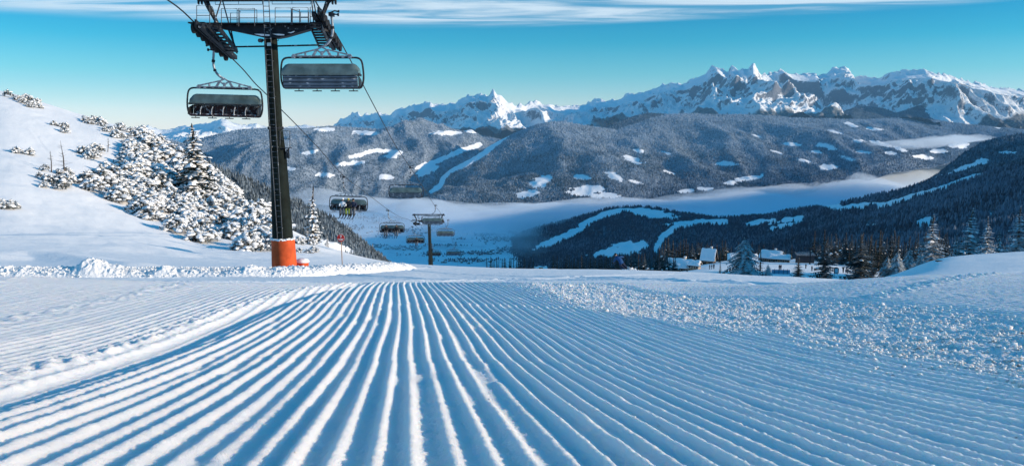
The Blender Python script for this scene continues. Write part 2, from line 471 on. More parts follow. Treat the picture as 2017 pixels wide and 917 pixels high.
M_SNOW_NEAR = m_snow('groomed_snow', (170.0, 560.0), .006, (0.87, 0.89, 0.915), sss=.9)
def build_near():
    xs = np.concatenate([np.arange(-9, -4.2, .03), np.arange(-4.2, -1.7, .012), np.arange(-1.7, 2.5, .0055), np.arange(2.5, 4.4, .008), np.arange(4.4, 10.01, .03)])
    ys = [.35]
    while ys[-1] < 9.6: ys.append(ys[-1] + max(.0058, ys[-1] * .0056))
    ys = np.concatenate([np.arange(-3, .35, .04), np.array(ys)])
    X, Y = np.meshgrid(xs, ys)
    Z = base_z(X, Y) + near_detail(X, Y)
    print('near verts', X.size)
    o = np_mesh('snow_slope', np.stack([X, Y, Z], -1), grid_faces(*X.shape), M_SNOW_NEAR)
    return tag(o, kind='structure')
build_near()
ICO_V, ICO_F = None, None
def ico():
    global ICO_V, ICO_F
    p = (1 + 5 ** .5) / 2
    v = np.array([(-1, p, 0), (1, p, 0), (-1, -p, 0), (1, -p, 0), (0, -1, p), (0, 1, p), (0, -1, -p), (0, 1, -p), (p, 0, -1), (p, 0, 1), (-p, 0, -1), (-p, 0, 1)], float)
    ICO_V = v / np.linalg.norm(v[0])
    ICO_F = np.array([(0, 11, 5), (0, 5, 1), (0, 1, 7), (0, 7, 10), (0, 10, 11), (1, 5, 9), (5, 11, 4), (11, 10, 2), (10, 7, 6), (7, 1, 8), (3, 9, 4), (3, 4, 2), (3, 2, 6), (3, 6, 8), (3, 8, 9), (4, 9, 5), (2, 4, 11), (6, 2, 10), (8, 6, 7), (9, 8, 1)])
ico()
def lumps(name, P, r, mat, seed, flat=.8, smooth=True):
    g = np.random.default_rng(seed); n = len(P)
    V = ICO_V[None] * (r[:, None, None] * g.uniform(.65, 1.25, (n, 12, 1)))
    V = V * np.array([1, 1, flat])
    a = g.uniform(0, 6.28, n); c, s_ = np.cos(a)[:, None], np.sin(a)[:, None]
    V = np.stack([V[..., 0] * c - V[..., 1] * s_, V[..., 0] * s_ + V[..., 1] * c, V[..., 2]], -1) + P[:, None]
    F = (ICO_F[None] + (np.arange(n) * 12)[:, None, None]).reshape(-1, 3)
    return np_mesh(name, V.reshape(-1, 3), F, mat, smooth=smooth)
def build_crumbs():
    g = np.random.default_rng(66)
    n = 120000; Y = 1.2 * (7.6 / 1.2) ** g.uniform(0, 1, n); s = g.uniform(.8, 2.7, n)
    lo = 1.50 - .54 * sstep(Y, 3.2, 5.2); hi = 2.42 - .62 * sstep(Y, 4.4, 6.6)
    X = s - .138 * (Y - 1.0)
    j = .10 * fbm(X * 3, Y * 3, 3, 60)
    den = sstep(s + j * 1.6, lo - .24, lo + .24) * (1 - sstep(s + j * 2, hi - .2, hi + .25)) * (.35 + .65 * sstep(fbm(X * 2.2, Y * 2.2, 3, 67), -.25, .25))
    ok = g.uniform(0, 1, n) < den * .55; X, Y = X[ok], Y[ok]
    # a few thrown on to the ribs and along the seams
    m = 900; Yb = 1.0 * 7 ** g.uniform(0, 1, m); sb = np.where(g.uniform(0, 1, m) < .4, g.normal(-1.06, .07, m), np.where(g.uniform(0, 1, m) < .5, g.normal(-1.78, .1, m), g.uniform(-.8, 1.5, m)))
    X = np.concatenate([X, sb - .138 * (Yb - 1)]); Y = np.concatenate([Y, Yb])
    r = .0018 + .0064 * g.power(.26, len(X)) + .020 * g.power(.6, len(X)) * (g.uniform(0, 1, len(X)) < .004); r[-m:] *= .45
    Z = base_z(X, Y) + near_detail(X, Y)
    tag(lumps('snow_crumbs', np.stack([X, Y, Z + r * .3], -1), r, M_SNOW_NEAR, 68), kind='stuff')
build_crumbs()
NEAR_END = 9.4

def G(px, d, lift=0.0):
    """ground point in the photo column px at distance d"""
    X = (px - 1008.5) / FPX * d * float(CP - wslope(tab_py(px, d)) * SP)
    return Vector((X, d, float(ground_z(X, d)) + lift))


# ------------------------------------------------------------------ ground beyond the first crest, up to both hills
M_SNOW_MID = m_snow('drifted_snow', (1.1, 9.0), .05)
def mid_detail(X, Y):
    amp = sstep(Y, 9, 12)
    z = amp * (.012 * fbm(X * 1.3, Y * 1.3, 3, 80) + .03 * fbm(X * .35, Y * .35, 3, 81))
    # ski tracks crossing the run
    for a, b, ph, wd in ((.55, 15, 0, .10), (-.4, 26, 1, .12), (.8, 34, 2, .15), (-.9, 47, 3, .16), (.25, 60, 4, .2), (-.2, 40, 5, .12)):
        q = np.abs(X + 3 - a * (Y - b) - 1.6 * np.sin(Y * .13 + ph))
        z = z - .035 * np.exp(-(q / wd) ** 2) + .03 * np.exp(-((q - 2 * wd) / wd) ** 2)
    # ridge added to throw a shadow streak on the left slope, plus thin tracks
    for pts, w, h in (([(-8, 44), (0, 46), (60, 47.5), (120, 47), (180, 44), (260, 40)], 1.5, .26), ([(380, 37), (450, 38.5), (530, 37.5)], .18, .10), ([(400, 40), (470, 40.5), (535, 40)], .18, .10)):
        Q = [G(a, b) for a, b in pts]; best = np.full(X.shape, 1e9)
        for p, q in zip(Q[:-1], Q[1:]):
            dx, dy = q.x - p.x, q.y - p.y; t = np.clip(((X - p.x) * dx + (Y - p.y) * dy) / (dx * dx + dy * dy), 0, 1)
            best = np.minimum(best, np.hypot(X - p.x - t * dx, Y - p.y - t * dy))
        z = z + h * np.exp(-(best / w) ** 2)
    return z
def build_mid():
    px = np.concatenate([np.arange(-900, -40, 12), np.arange(-40, 2060, 3.0), np.arange(2060, 2900, 12)])
    d = np.concatenate([np.geomspace(NEAR_END - .4, 400, 430), np.array([430, 480, 560, 680, 850])])
    D, P = np.meshgrid(d, px, indexing='ij')
    Y = D; Yc = np.minimum(Y, 399.0)
    X = (P - 1008.5) / FPX * D * (CP - wslope(tab_py(P, Yc)) * SP)
    Z = ground_z(X * Yc / Y, Yc) + mid_detail(X, Y)
    Z = Z - np.where(Y > 399, (Y - 399) * (.52 - .25 * sstep(P, 1300, 1700)), 0)
    Z = Z - .05 * (1 - sstep(Y, NEAR_END - .5, NEAR_END + .2))
    # the cut edge of the right mound
    o = np_mesh('snow_ground', np.stack([X, Y, Z], -1), grid_faces(*X.shape), M_SNOW_MID)
    return tag(o, kind='structure')
build_mid()
def behind():
    X, Y = np.meshgrid(np.linspace(-60, 60, 60), np.linspace(-60, -2.9, 40))
    Z = base_z(X * .0 + np.clip(X, -9, 10), np.full_like(Y, -2.9)) + (-(Y + 2.9)) * .18 + np.maximum(np.abs(X) - 9, 0) * .12 - .02
    tag(np_mesh('snow_slope_above', np.stack([X, Y, Z], -1), grid_faces(*X.shape), M_SNOW_MID), kind='structure')
behind()

# ------------------------------------------------------------------ ploughed snow bank along the left edge of the run
M_BANK = m_snow('bank_snow', (5.0, 22.0), .05, (.89, .9, .915))
def build_bank():
    path = [(-500, 26.5), (-200, 27), (0, 27.6), (180, 28), (400, 28.6), (560, 29.2), (640, 31), (700, 35), (750, 42), (790, 52), (806, 60)]
    P = bez([G(a, b) for a, b in path], 130)
    P = np.array([tuple(p) for p in P])
    T = np.gradient(P, axis=0); T[:, 2] = 0; T /= np.linalg.norm(T, axis=1)[:, None]
    N = np.stack([-T[:, 1], T[:, 0]], 1)
    nj = 64
    v = np.linspace(-1, 1, nj)
    L = np.concatenate([[0], np.cumsum(np.linalg.norm(np.diff(P, axis=0), axis=1))])
    wid = .85 + .2 * perlin(L / 2.1, L * 0, 90)
    hgt = .33 + .16 * perlin(L / 1.3, L * 0 + 4, 91) + .12 * perlin(L / .5, L * 0 + 9, 92)
    hgt = hgt * sstep(np.arange(len(P)), len(P), len(P) - 130)
    lump = np.exp(-((P[:, 0] - G(188, 28).x) / .6) ** 2) * .26
    Q = P[None, :, :] + 0 * v[:, None, None]
    Q = np.repeat(P[None], nj, 0).copy()
    off = v[:, None] * wid[None, :]
    Q[..., 0] += N[None, :, 0] * off; Q[..., 1] += N[None, :, 1] * off
    prof = np.clip(1 - np.abs(v) ** 2.2, 0, 1)[:, None] ** .8
    n1 = fbm(Q[..., 0] * 1.7, Q[..., 1] * 1.7, 4, 93, .6); n2 = np.clip(ridged(Q[..., 0] * 4.5, Q[..., 1] * 4.5, 3, 94) - .4, 0, 1)
    Q[..., 2] = ground_z(Q[..., 0], Q[..., 1]) - .03 + prof * (hgt + lump)[None, :] * (1 + .30 * n1) + prof ** .6 * (.09 * n2 + .06 * np.clip(perlin(Q[..., 0] * 8, Q[..., 1] * 8, 95), -.2, 1))
    tag(np_mesh('snow_bank', Q, grid_faces(nj, len(P), True), M_BANK), kind='structure')
build_bank()
def bank_crumbs():
    g = np.random.default_rng(97); n = 3600
    px = g.uniform(-60, 800, n); d0 = np.interp(px, [-200, 0, 180, 400, 560, 640, 700, 750, 790], [27, 27.6, 28, 28.6, 29.2, 31, 35, 42, 52]) + g.normal(0, .75, n)
    X = (px - 1008.5) / FPX * d0 * 1.0145; Y = d0
    r = .010 + .045 * g.power(.28, n); hump = .36 * np.clip(1 - (np.abs(Y - np.interp(px, [-200, 0, 180, 400, 560, 640, 700, 750, 790], [27, 27.6, 28, 28.6, 29.2, 31, 35, 42, 52])) / .85) ** 2.2, 0, 1)
    tag(lumps('bank_crumbs', np.stack([X, Y, ground_z(X, Y) + hump], -1), r, M_BANK, 98), kind='stuff')
bank_crumbs()
# ------------------------------------------------------------------ lofted hills and mountains, each at its own distance
def loft(lines, px, nj):
    """lines: control lines from the crest down, each a list of (px, py, d); returns (nj, ni, 3) points and v in 0..1"""
    L = []
    for ln in lines:
        a = np.array(ln, float); L.append((np.interp(px, a[:, 0], a[:, 1]), np.interp(px, a[:, 0], a[:, 2])))
    L = [Wn(px, p, d) for p, d in L]
    t = np.linspace(0, len(L) - 1, nj); k = np.minimum(t.astype(int), len(L) - 2); f = (t - k)[:, None, None]
    S = np.stack(L); return S[k] * (1 - f) + S[k + 1] * f, np.linspace(0, 1, nj)

def to_px(V):
    c = V[..., 1] * CP - V[..., 2] * SP; u = V[..., 1] * SP + V[..., 2] * CP
    return 1008.5 + FPX * V[..., 0] / c, 458.5 - FPX * u / c

def patches(V, ells, wob=.25, seed=200):
    """mask 0..1 of clearings: ellipses (cx, cy, rx, ry, slope) or polylines (('s', width, [(px, py)...]))"""
    X, Yp = to_px(V); m = np.zeros(X.shape)
    n = fbm(X / 14, Yp / 7, 3, seed)
    for e in ells:
        if e[0] == 's':
            best = np.full(X.shape, 1e9)
            for (x0, y0), (x1, y1) in zip(e[2][:-1], e[2][1:]):
                dx, dy = x1 - x0, y1 - y0; t = np.clip(((X - x0) * dx + (Yp - y0) * dy) / (dx * dx + dy * dy), 0, 1)
                best = np.minimum(best, np.hypot(X - x0 - t * dx, Yp - y0 - t * dy))
            m = np.maximum(m, 1 - sstep(best / e[1] + n * .5, .8, 1.15))
        else:
            cx, cy, rx, ry, sl = e
            q = ((X - cx) / rx) ** 2 + ((Yp - cy - sl * (X - cx)) / ry) ** 2
            m = np.maximum(m, 1 - sstep(q + n * 1.3, .75, 1.1))
    return m

# ---- high peaks: rock that shows wherever it is too steep for snow
def mat_massif(name, snowline=.43, rock=(.15, .16, .185)):
    t = NT(name).set(.85, 0, .1)
    nz = t.normalz()
    n = t.noise(.0035, 6, .65); n2 = t.noise(.030, 5, .65)
    k = t.math('ADD', nz, t.math('MULTIPLY', t.math('SUBTRACT', n, .5), .55))
    k = t.math('ADD', k, t.math('MULTIPLY', t.math('SUBTRACT', n2, .5), .75))
    rk = t.mix(n2, tuple(c * .7 for c in rock), tuple(c * 1.5 for c in rock))
    wood = t.mix(t.mrange(t.noise(.03, 4, .7), .35, .65), (.045, .055, .06), (.22, .23, .24))
    c = t.mix(t.mrange(k, snowline - .09, snowline + .09), rk, (.86, .88, .91))
    c = t.mix(t.mrange(t.math('ADD', t.attr('wood'), t.math('MULTIPLY', t.math('SUBTRACT', n, .5), .5)), .42, .6), c, wood)
    t.base(c); t.bump(t.math('ADD', n2, t.noise(.006, 5, .7)), 30.0, .8)
    return t.m

def massif(name, lines, px0, px1, nj, amp, scale, mat, seed, wood_v=.8, step=2.2, sharp=1.0):
    px = np.arange(px0, px1 + .1, step)
    V, v = loft(lines, px, nj)
    X, Y, Z = V[..., 0], V[..., 1], V[..., 2]
    wv = (sstep(v, 0, .22) * (1 - .55 * sstep(v, .55, 1.0)))[:, None]
    wx = perlin(X / (scale * 1.6), Y / (scale * 1.6), seed + 1) * scale * .35; wy = perlin(X / (scale * 1.6) + 9, Y / (scale * 1.6), seed + 2) * scale * .35
    r = ridged((X + wx) / scale, (Y + wy) / (scale * 2.1), 6, seed, .55)
    r2 = ridged((X - wy) / (scale * .36), (Y + wx) / (scale * .7), 4, seed + 5, .55)
    b = fbm(X / (scale * 2.2), Y / (scale * 2.2), 3, seed + 9)
    r3 = ridged((X + wx) / (scale * .12), (Y + wy) / (scale * .3), 3, seed + 31, .55)
    dz = amp * ((r - .45) * 1.7 + (r2 - .45) * .40 + b * .4 + (r3 - .45) * .10)
    Z = Z + dz * wv * sharp
    Y2 = Y - np.maximum(dz, 0) * wv * .5
    # no buttress stands higher than the crest behind it
    cp = np.interp(px, [a[0] for a in lines[0]], [a[1] for a in lines[0]])
    zmax = Y2 * wslope(cp[None] + .5 + 15.0 * sstep(v, 0, .35)[:, None] * (.6 + .4 * r))
    zc = np.where(v[:, None] > .012, zmax, Z + 1e6); sf = amp * .02
    Z = -np.logaddexp(-Z / sf, -zc / sf) * sf
    # jagged crest, small against its height
    jag = (ridged(X / (scale * .17), Y / (scale * .5), 4, seed + 21, .6) - .5) * amp * .23
    Z = Z + jag * (1 - sstep(v, 0, .12))[:, None]
    V = np.stack([X, Y2, Z], -1)
    # the far side falls away behind the crest
    back = V[0].copy(); back[:, 1] += amp * 5; back[:, 0] *= 1.0; back[:, 2] -= amp * 4 + 300
    back1 = V[0].copy(); back1[:, 1] += amp * 1.1; back1[:, 2] -= amp * .8
    V = np.concatenate([back[None], back1[None], V])
    wood = np.concatenate([np.zeros((2, len(px))), np.repeat(sstep(v, wood_v - .12, wood_v + .12)[:, None], len(px), 1)])
    o = np_mesh(name, V, grid_faces(*V.shape[:2], True), mat, attr={'wood': wood})
    return tag(o, kind='structure')

SKY_L = [(600,262),(640,254),(658,248),(670,234),(687,229),(694,222),(705,220),(712,227),(719,222),(729,226),(746,220),(754,225),(771,225),(781,215),(788,213),(800,213),(816,204),(830,206),(837,201),(848,198),(856,205),(869,205),(879,206),(886,201),(897,203),(904,196),(914,192),(924,187),(935,187),(944,184),(952,187),(961,189),(966,184),(970,178),(973,176),(978,184),(986,189),(994,198),(1005,203),(1015,208),(1024,205),(1036,206),(1043,201),(1057,198),(1068,205),(1082,203),(1092,209),(1105,208),(1120,210),(1141,206),(1155,206),(1172,212),(1210,226),(1260,240)]
SKY_R = [(1080,232),(1120,222),(1150,208),(1165,199),(1172,196),(1197,197),(1214,196),(1224,191),(1238,185),(1259,184),(1277,178),(1291,171),(1301,168),(1322,163),(1347,164),(1357,158),(1371,151),(1388,144),(1399,133),(1409,129),(1420,137),(1434,142),(1441,132),(1448,135),(1455,140),(1465,133),(1474,135),(1483,125),(1493,134),(1500,145),(1514,145),(1531,142),(1542,137),(1556,145),(1570,147),(1584,147),(1605,143),(1612,149),(1626,145),(1640,135),(1653,131),(1671,132),(1676,142),(1681,152),(1709,154),(1737,152),(1751,143),(1779,141),(1797,141),(1824,139),(1842,145),(1866,149),(1891,156),(1912,161),(1926,163),(1947,170),(1968,174),(1988,175),(2017,177),(2080,180),(2200,200),(2400,215)]
def with_d(prof, dpts):
    return [(x, y, float(np.interp(x, [a for a, b in dpts], [b for a, b in dpts]))) for x, y in prof]
M_MASSIF = mat_massif('snowy_rock')
def build_massifs():
    dL = [(600, 25500), (800, 21500), (985, 17500), (1060, 19000), (1170, 21000), (1260, 22000)]
    crest = with_d(SKY_L, dL)
    mid = [(600, 262, 24500), (660, 250, 23800), (720, 243, 22000), (800, 236, 19600), (900, 226, 17600), (985, 218, 15600), (1030, 226, 16600), (1080, 228, 17800), (1170, 230, 19500), (1260, 245, 20500)]
    low = [(600, 275, 23000), (660, 264, 22000), (760, 262, 19500), (860, 264, 16800), (985, 266, 13800), (1060, 262, 14800), (1170, 258, 17000), (1260, 262, 18000)]
    massif('jagged_mountain_range', [crest, mid, low], 600, 1260, 170, 420, 1350, M_MASSIF, 300, wood_v=.94)
    dR = [(1080, 25000), (1170, 22500), (1300, 20500), (1410, 18000), (1490, 17200), (1560, 18800), (1680, 19000), (1780, 17200), (1850, 16800), (2017, 19500), (2400, 23000)]
    crest = with_d(SKY_R, dR)
    mid = [(1080, 240, 23500), (1170, 228, 20500), (1300, 212, 18000), (1410, 196, 15800), (1480, 190, 15000), (1560, 195, 16200), (1680, 196, 16400), (1780, 190, 15000), (1850, 188, 14600), (2017, 208, 17000), (2400, 230, 20000)]
    low = [(1080, 256, 21500), (1170, 252, 18500), (1300, 250, 15500), (1410, 246, 13600), (1500, 246, 13200), (1600, 246, 13400), (1700, 248, 13400), (1800, 248, 12800), (1900, 255, 12600), (2017, 262, 14000), (2400, 265, 17000)]
    massif('high_mountain_range', [crest, mid, low], 1080, 2400, 210, 560, 1750, M_MASSIF, 340, wood_v=.90)
    far = [(180, 262), (230, 256), (262, 258), (280, 250), (292, 247), (305, 252), (318, 257), (340, 254), (362, 247), (372, 249), (388, 244), (405, 243), (421, 239), (436, 234), (446, 236), (458, 241), (470, 244), (485, 247), (505, 243), (516, 248), (540, 252), (580, 248), (605, 246), (640, 252), (700, 262), (760, 270)]
    crest = with_d(far, [(180, 24000), (290, 22000), (360, 24000), (440, 21500), (600, 25000), (760, 26000)])
    mid = [(180, 270, 22500), (290, 266, 20500), (440, 262, 19500), (600, 262, 23000), (760, 278, 24000)]
    low = [(180, 285, 20000), (290, 285, 17800), (440, 285, 17000), (600, 285, 20000), (760, 290, 21000)]
    massif('distant_peaks', [crest, mid, low], 180, 760, 70, 260, 900, M_MASSIF, 370, wood_v=.97, step=2.6)
build_massifs()

# ---- wooded mountains: snowy ground with clearings, and the wood itself as one object per mountain
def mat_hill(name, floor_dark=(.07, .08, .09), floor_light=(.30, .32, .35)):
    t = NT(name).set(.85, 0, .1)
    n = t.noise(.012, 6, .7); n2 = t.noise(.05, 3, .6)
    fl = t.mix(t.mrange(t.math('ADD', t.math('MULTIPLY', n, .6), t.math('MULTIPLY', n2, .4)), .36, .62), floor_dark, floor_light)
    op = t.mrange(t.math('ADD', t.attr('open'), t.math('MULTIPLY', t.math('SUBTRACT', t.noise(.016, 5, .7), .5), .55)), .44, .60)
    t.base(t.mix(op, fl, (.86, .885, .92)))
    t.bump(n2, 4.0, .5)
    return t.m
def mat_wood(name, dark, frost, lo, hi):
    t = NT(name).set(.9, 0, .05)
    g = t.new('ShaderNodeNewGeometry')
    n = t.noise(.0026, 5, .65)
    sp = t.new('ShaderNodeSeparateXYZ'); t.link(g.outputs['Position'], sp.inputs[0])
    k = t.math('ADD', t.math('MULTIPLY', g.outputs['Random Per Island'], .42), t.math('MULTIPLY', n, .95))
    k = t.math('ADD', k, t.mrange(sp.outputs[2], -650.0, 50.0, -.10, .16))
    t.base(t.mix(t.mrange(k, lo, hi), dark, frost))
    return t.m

CONE5 = [(math.cos(a), math.sin(a)) for a in [2 * math.pi * k / 5 for k in range(5)]]
def wood_mesh(name, P, h, r, mat, two=True, seed=1):
    """P (N,3) feet; h, r arrays: one ragged cone (or two) a tree"""
    g = np.random.default_rng(seed); N = len(P)
    a0 = g.uniform(0, 6.28, N)
    tiers = [(.06, .72, 1.0), (.42, 1.0, .66)] if two else [(.05, 1.0, 1.0)]
    vs = []; fs = []
    for q, (b, t, rr) in enumerate(tiers):
        ring = []
        for k in range(5):
            a = a0 + 2 * math.pi * k / 5 + q * .6
            rk = r * rr * g.uniform(.7, 1.25, N)
            ring.append(P + np.stack([np.cos(a) * rk, np.sin(a) * rk, h * (b + g.uniform(-.05, .08, N))], -1))
        ap = P + np.stack([g.normal(0, .05, N) * r, g.normal(0, .05, N) * r, h * t], -1)
        vs.append(np.stack(ring + [ap], 1))
    V = np.concatenate(vs, 1)                      # (N, 6*tiers, 3)
    m = V.shape[1]
    base = []
    for q in range(len(tiers)):
        for k in range(5): base.append((q * 6 + k, q * 6 + (k + 1) % 5, q * 6 + 5))
    F = (np.array(base)[None] + (np.arange(N) * m)[:, None, None]).reshape(-1, 3)
    o = np_mesh(name, V.reshape(-1, 3), F, mat, smooth=False)
    return tag(o, kind='stuff')

def hill(name, lines, px0, px1, nj, amp, scale, mat, seed, clear, step=3.0, crest_amp=.25, back=(900, 500)):
    px = np.arange(px0, px1 + .1, step)
    V, v = loft(lines, px, nj)
    X, Y, Z = V[..., 0], V[..., 1], V[..., 2]
    w = (crest_amp + (1 - crest_amp) * sstep(v, 0, .25))[:, None] * (1 - .6 * sstep(v, .75, 1))[:, None]
    dz = amp * (fbm(X / scale, Y / (scale * 1.5), 4, seed) + .7 * (ridged(X / (scale * .8), Y / (scale * 1.8), 4, seed + 3) - .5))
    q = X * .55 + Y * .25
    dz = dz + amp * .11 * (ridged((X + 220 * perlin(X / 900, Y / 900, seed + 8)) / 330, (Y - X * .6) / 1500, 3, seed + 7) - .5)
    V = np.stack([X, Y, Z + dz * w], -1)
    m = patches(V, clear, seed=seed + 60)
    bk = V[0].copy(); bk[:, 1] += back[0]; bk[:, 0] *= (1 + back[0] / np.maximum(V[0][:, 1], 1)); bk[:, 2] -= back[1]
    VV = np.concatenate([bk[None], V])
    o = np_mesh(name, VV, grid_faces(*VV.shape[:2], True), mat, attr={'open': np.concatenate([m[:1], m])})
    tag(o, kind='structure')
    return V, m

def scatter(V, m, n, seed, keep=None):
    g = np.random.default_rng(seed); nj, ni = V.shape[:2]
    u = g.uniform(0, ni - 1.001, n); w = g.uniform(0, nj - 1.001, n)
    i = u.astype(int); j = w.astype(int); a = (u - i)[:, None]; b = (w - j)[:, None]
    P = (V[j, i] * (1 - a) + V[j, i + 1] * a) * (1 - b) + (V[j + 1, i] * (1 - a) + V[j + 1, i + 1] * a) * b
    mm = (m[j, i] * (1 - a[:, 0]) + m[j, i + 1] * a[:, 0]) * (1 - b[:, 0]) + (m[j + 1, i] * (1 - a[:, 0]) + m[j + 1, i + 1] * a[:, 0]) * b[:, 0]
    ok = g.uniform(0, 1, n) > mm * 1.6
    if keep is not None: ok &= keep(P, g)
    return P[ok]

M_HILL = mat_hill('wooded_hillside', (.06, .08, .10), (.28, .33, .40))
M_HILL_DARK = mat_hill('shaded_hillside', (.025, .04, .058), (.10, .135, .17))  # darker, bluer copy of the hillside, its shade put into the colour
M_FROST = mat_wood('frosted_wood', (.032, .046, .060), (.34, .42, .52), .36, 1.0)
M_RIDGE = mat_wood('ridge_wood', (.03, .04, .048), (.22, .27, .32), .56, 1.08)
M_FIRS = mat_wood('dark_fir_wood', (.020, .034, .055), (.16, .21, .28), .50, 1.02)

def plant_wood(name, V, m, n, h, mat, seed, two=True, keep=None, spread=.26):
    P = scatter(V, m, n, seed, keep); g = np.random.default_rng(seed + 1)
    hh = g.uniform(.65, 1.2, len(P)) * h
    return wood_mesh(name, P - np.array([0, 0, .06 * h]), hh, hh * g.uniform(spread * .75, spread * 1.25, len(P)), mat, two, seed + 2)

def build_hills():
    # left wooded mountain beyond the fog
    c1 = [(250, 330, 10500), (345, 292, 10800), (385, 276, 10800), (430, 262, 10800), (480, 252, 11000), (540, 250, 11200), (600, 251, 11500), (650, 247, 12000), (700, 250, 12500), (760, 255, 12500), (820, 263, 12200), (870, 272, 12600), (930, 272, 13000), (1010, 285, 13800)]
    c2 = [(250, 350, 9800), (400, 300, 9800), (500, 285, 9900), (600, 290, 10200), (700, 285, 10800), (800, 290, 11300), (900, 300, 11900), (1010, 310, 12700)]
    c3 = [(250, 372, 8800), (400, 345, 8700), (500, 335, 8700), (600, 335, 8900), (700, 330, 9600), (800, 335, 10000), (900, 340, 11000), (1010, 340, 12000)]
    c4 = [(250, 420, 7400), (480, 410, 7300), (600, 405, 7600), (700, 405, 7600), (800, 402, 8000), (900, 395, 9800), (1010, 380, 11300)]
    clear = [(770, 308, 16, 4, 0), (690, 322, 30, 5, -.1), (640, 345, 22, 4, .1), (610, 300, 18, 4, -.15), (760, 348, 16, 6, 0), ('s', 5, [(820, 330), (860, 318), (900, 300), (945, 285)]), (840, 335, 24, 12, -.4), (720, 262, 30, 5, .05), (640, 255, 22, 4, 0), (560, 330, 25, 4, .2), (880, 262, 30, 5, 0), (930, 258, 22, 4, .1), ('s', 4, [(690, 310), (740, 296), (790, 300)])]
    V, m = hill('wooded_mountain', [c1, c2, c3, c4], 250, 1010, 130, 620, 2800, M_HILL, 400, clear, 3.0, .06)
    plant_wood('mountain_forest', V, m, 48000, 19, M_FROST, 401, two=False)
    # middle wooded mountain with the ski run cut down its left flank
    c1 = [(780, 400, 8600), (850, 365, 9300), (885, 335, 9700), (940, 302, 10200), (985, 276, 10600), (1010, 264, 10800), (1035, 253, 10900), (1060, 245, 10900), (1085, 240, 10900), (1110, 240, 11000), (1150, 247, 11000), (1190, 253, 11200), (1215, 256, 11400), (1250, 245, 11700), (1285, 232, 12000), (1310, 226, 12200), (1345, 223, 12300), (1400, 225, 12300), (1460, 225, 12300), (1520, 228, 12300), (1560, 232, 12300), (1640, 234, 12400), (1700, 236, 12600), (1780, 232, 13000), (1850, 236, 13000), (1900, 244, 12800), (1960, 250, 12800), (2050, 258, 12800), (2300, 270, 12800)]
    c2 = [(780, 405, 8200), (850, 376, 8700), (940, 335, 9200), (1035, 300, 9500), (1110, 288, 9600), (1215, 292, 9900), (1310, 280, 10300), (1460, 276, 10500), (1600, 276, 10700), (1780, 262, 11600), (1900, 265, 12000), (2050, 268, 12200), (2300, 275, 12200)]
    c3 = [(780, 412, 7700), (850, 388, 8000), (940, 370, 8200), (1035, 352, 8400), (1110, 345, 8500), (1215, 345, 8700), (1310, 335, 9100), (1460, 325, 9500), (1600, 318, 9900), (1780, 295, 10800), (1900, 285, 11500), (2050, 280, 11900), (2300, 284, 11900)]
    c4 = [(780, 422, 7200), (850, 412, 7300), (940, 412, 7300), (1035, 412, 7350), (1110, 410, 7400), (1215, 408, 7500), (1310, 400, 7900), (1460, 388, 8300), (1600, 374, 8900), (1780, 345, 10000), (1900, 312, 11200), (2050, 292, 11600), (2300, 292, 11600)]
    clear = [('s', 5.5, [(1002, 262), (975, 285), (950, 305), (915, 325), (885, 338), (872, 352), (868, 366), (850, 378)]), (1065, 358, 22, 12, -.3), (1040, 382, 24, 8, -.2), (1148, 350, 20, 6, .15), (1210, 348, 18, 7, .3), (1248, 316, 22, 6, .25), (1236, 310, 9, 5, 0), (1258, 297, 12, 3.5, .2), (1170, 372, 26, 8, .1), (1145, 378, 28, 9, .05), (1190, 385, 34, 6, 0), (1430, 322, 24, 5.5, .05), (1468, 352, 34, 5, -.2), (1485, 350, 16, 5, 0), (1440, 362, 14, 3, 0), (1355, 376, 22, 4, -.1), (1385, 372, 14, 4, 0), (1400, 371, 8, 3, 0),
             (1632, 329, 19, 7, .05), (1585, 317, 14, 3, .2), (1562, 284, 18, 4, .1), (1622, 286, 20, 5, .1), (1640, 293, 10, 4, 0), (1612, 300, 14, 3, .2), (1695, 278, 14, 3, .1), (1675, 245, 14, 4, .3), (1640, 259, 22, 3, .25), (1740, 284, 30, 4, .25), (1770, 292, 18, 4, .3), (1800, 284, 26, 6, .05), (1755, 302, 14, 4, .1), (1820, 310, 20, 5, .1), (1890, 286, 20, 7, 0), (1720, 254, 20, 3, .1), (1960, 248, 16, 4, .2), (1250, 358, 16, 3, .2), (1310, 300, 12, 2.5, .3), (1530, 300, 12, 2.5, .3), (1490, 268, 10, 2, .3), (1320, 340, 14, 2.5, .3), (1670, 312, 20, 3, .3), (1700, 300, 18, 3, .1), (1850, 298, 20, 5, 0)]
    V, m = hill('broad_wooded_mountain', [c1, c2, c3, c4], 780, 2300, 170, 240, 1900, M_HILL, 430, clear, 3.0, .05, back=(1200, 700))
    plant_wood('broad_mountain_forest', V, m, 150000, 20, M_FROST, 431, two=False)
    # darker wooded hump between that mountain and the peaks
    c1 = [(1560, 262, 13500), (1600, 244, 13800), (1640, 226, 14000), (1680, 213, 14100), (1705, 209, 14200), (1740, 213, 14200), (1765, 222, 14000), (1785, 216, 14000), (1810, 207, 14200), (1840, 212, 14200), (1870, 226, 14000), (1900, 240, 13700), (1960, 262, 13500)]
    c2 = [(1560, 280, 13000), (1960, 280, 13000)]
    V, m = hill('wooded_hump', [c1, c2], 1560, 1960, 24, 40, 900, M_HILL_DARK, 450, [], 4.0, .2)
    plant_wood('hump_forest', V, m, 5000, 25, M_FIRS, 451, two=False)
    c1 = [(1150, 275, 12600), (1180, 258, 12800), (1215, 240, 13000), (1250, 228, 13200), (1280, 222, 13300), (1310, 224, 13300), (1350, 232, 13200), (1400, 250, 13000)]
    c2 = [(1150, 290, 12300), (1400, 290, 12300)]
    V, m = hill('wooded_spur', [c1, c2], 1150, 1400, 20, 30, 900, M_HILL_DARK, 455, [], 4.0, .2)
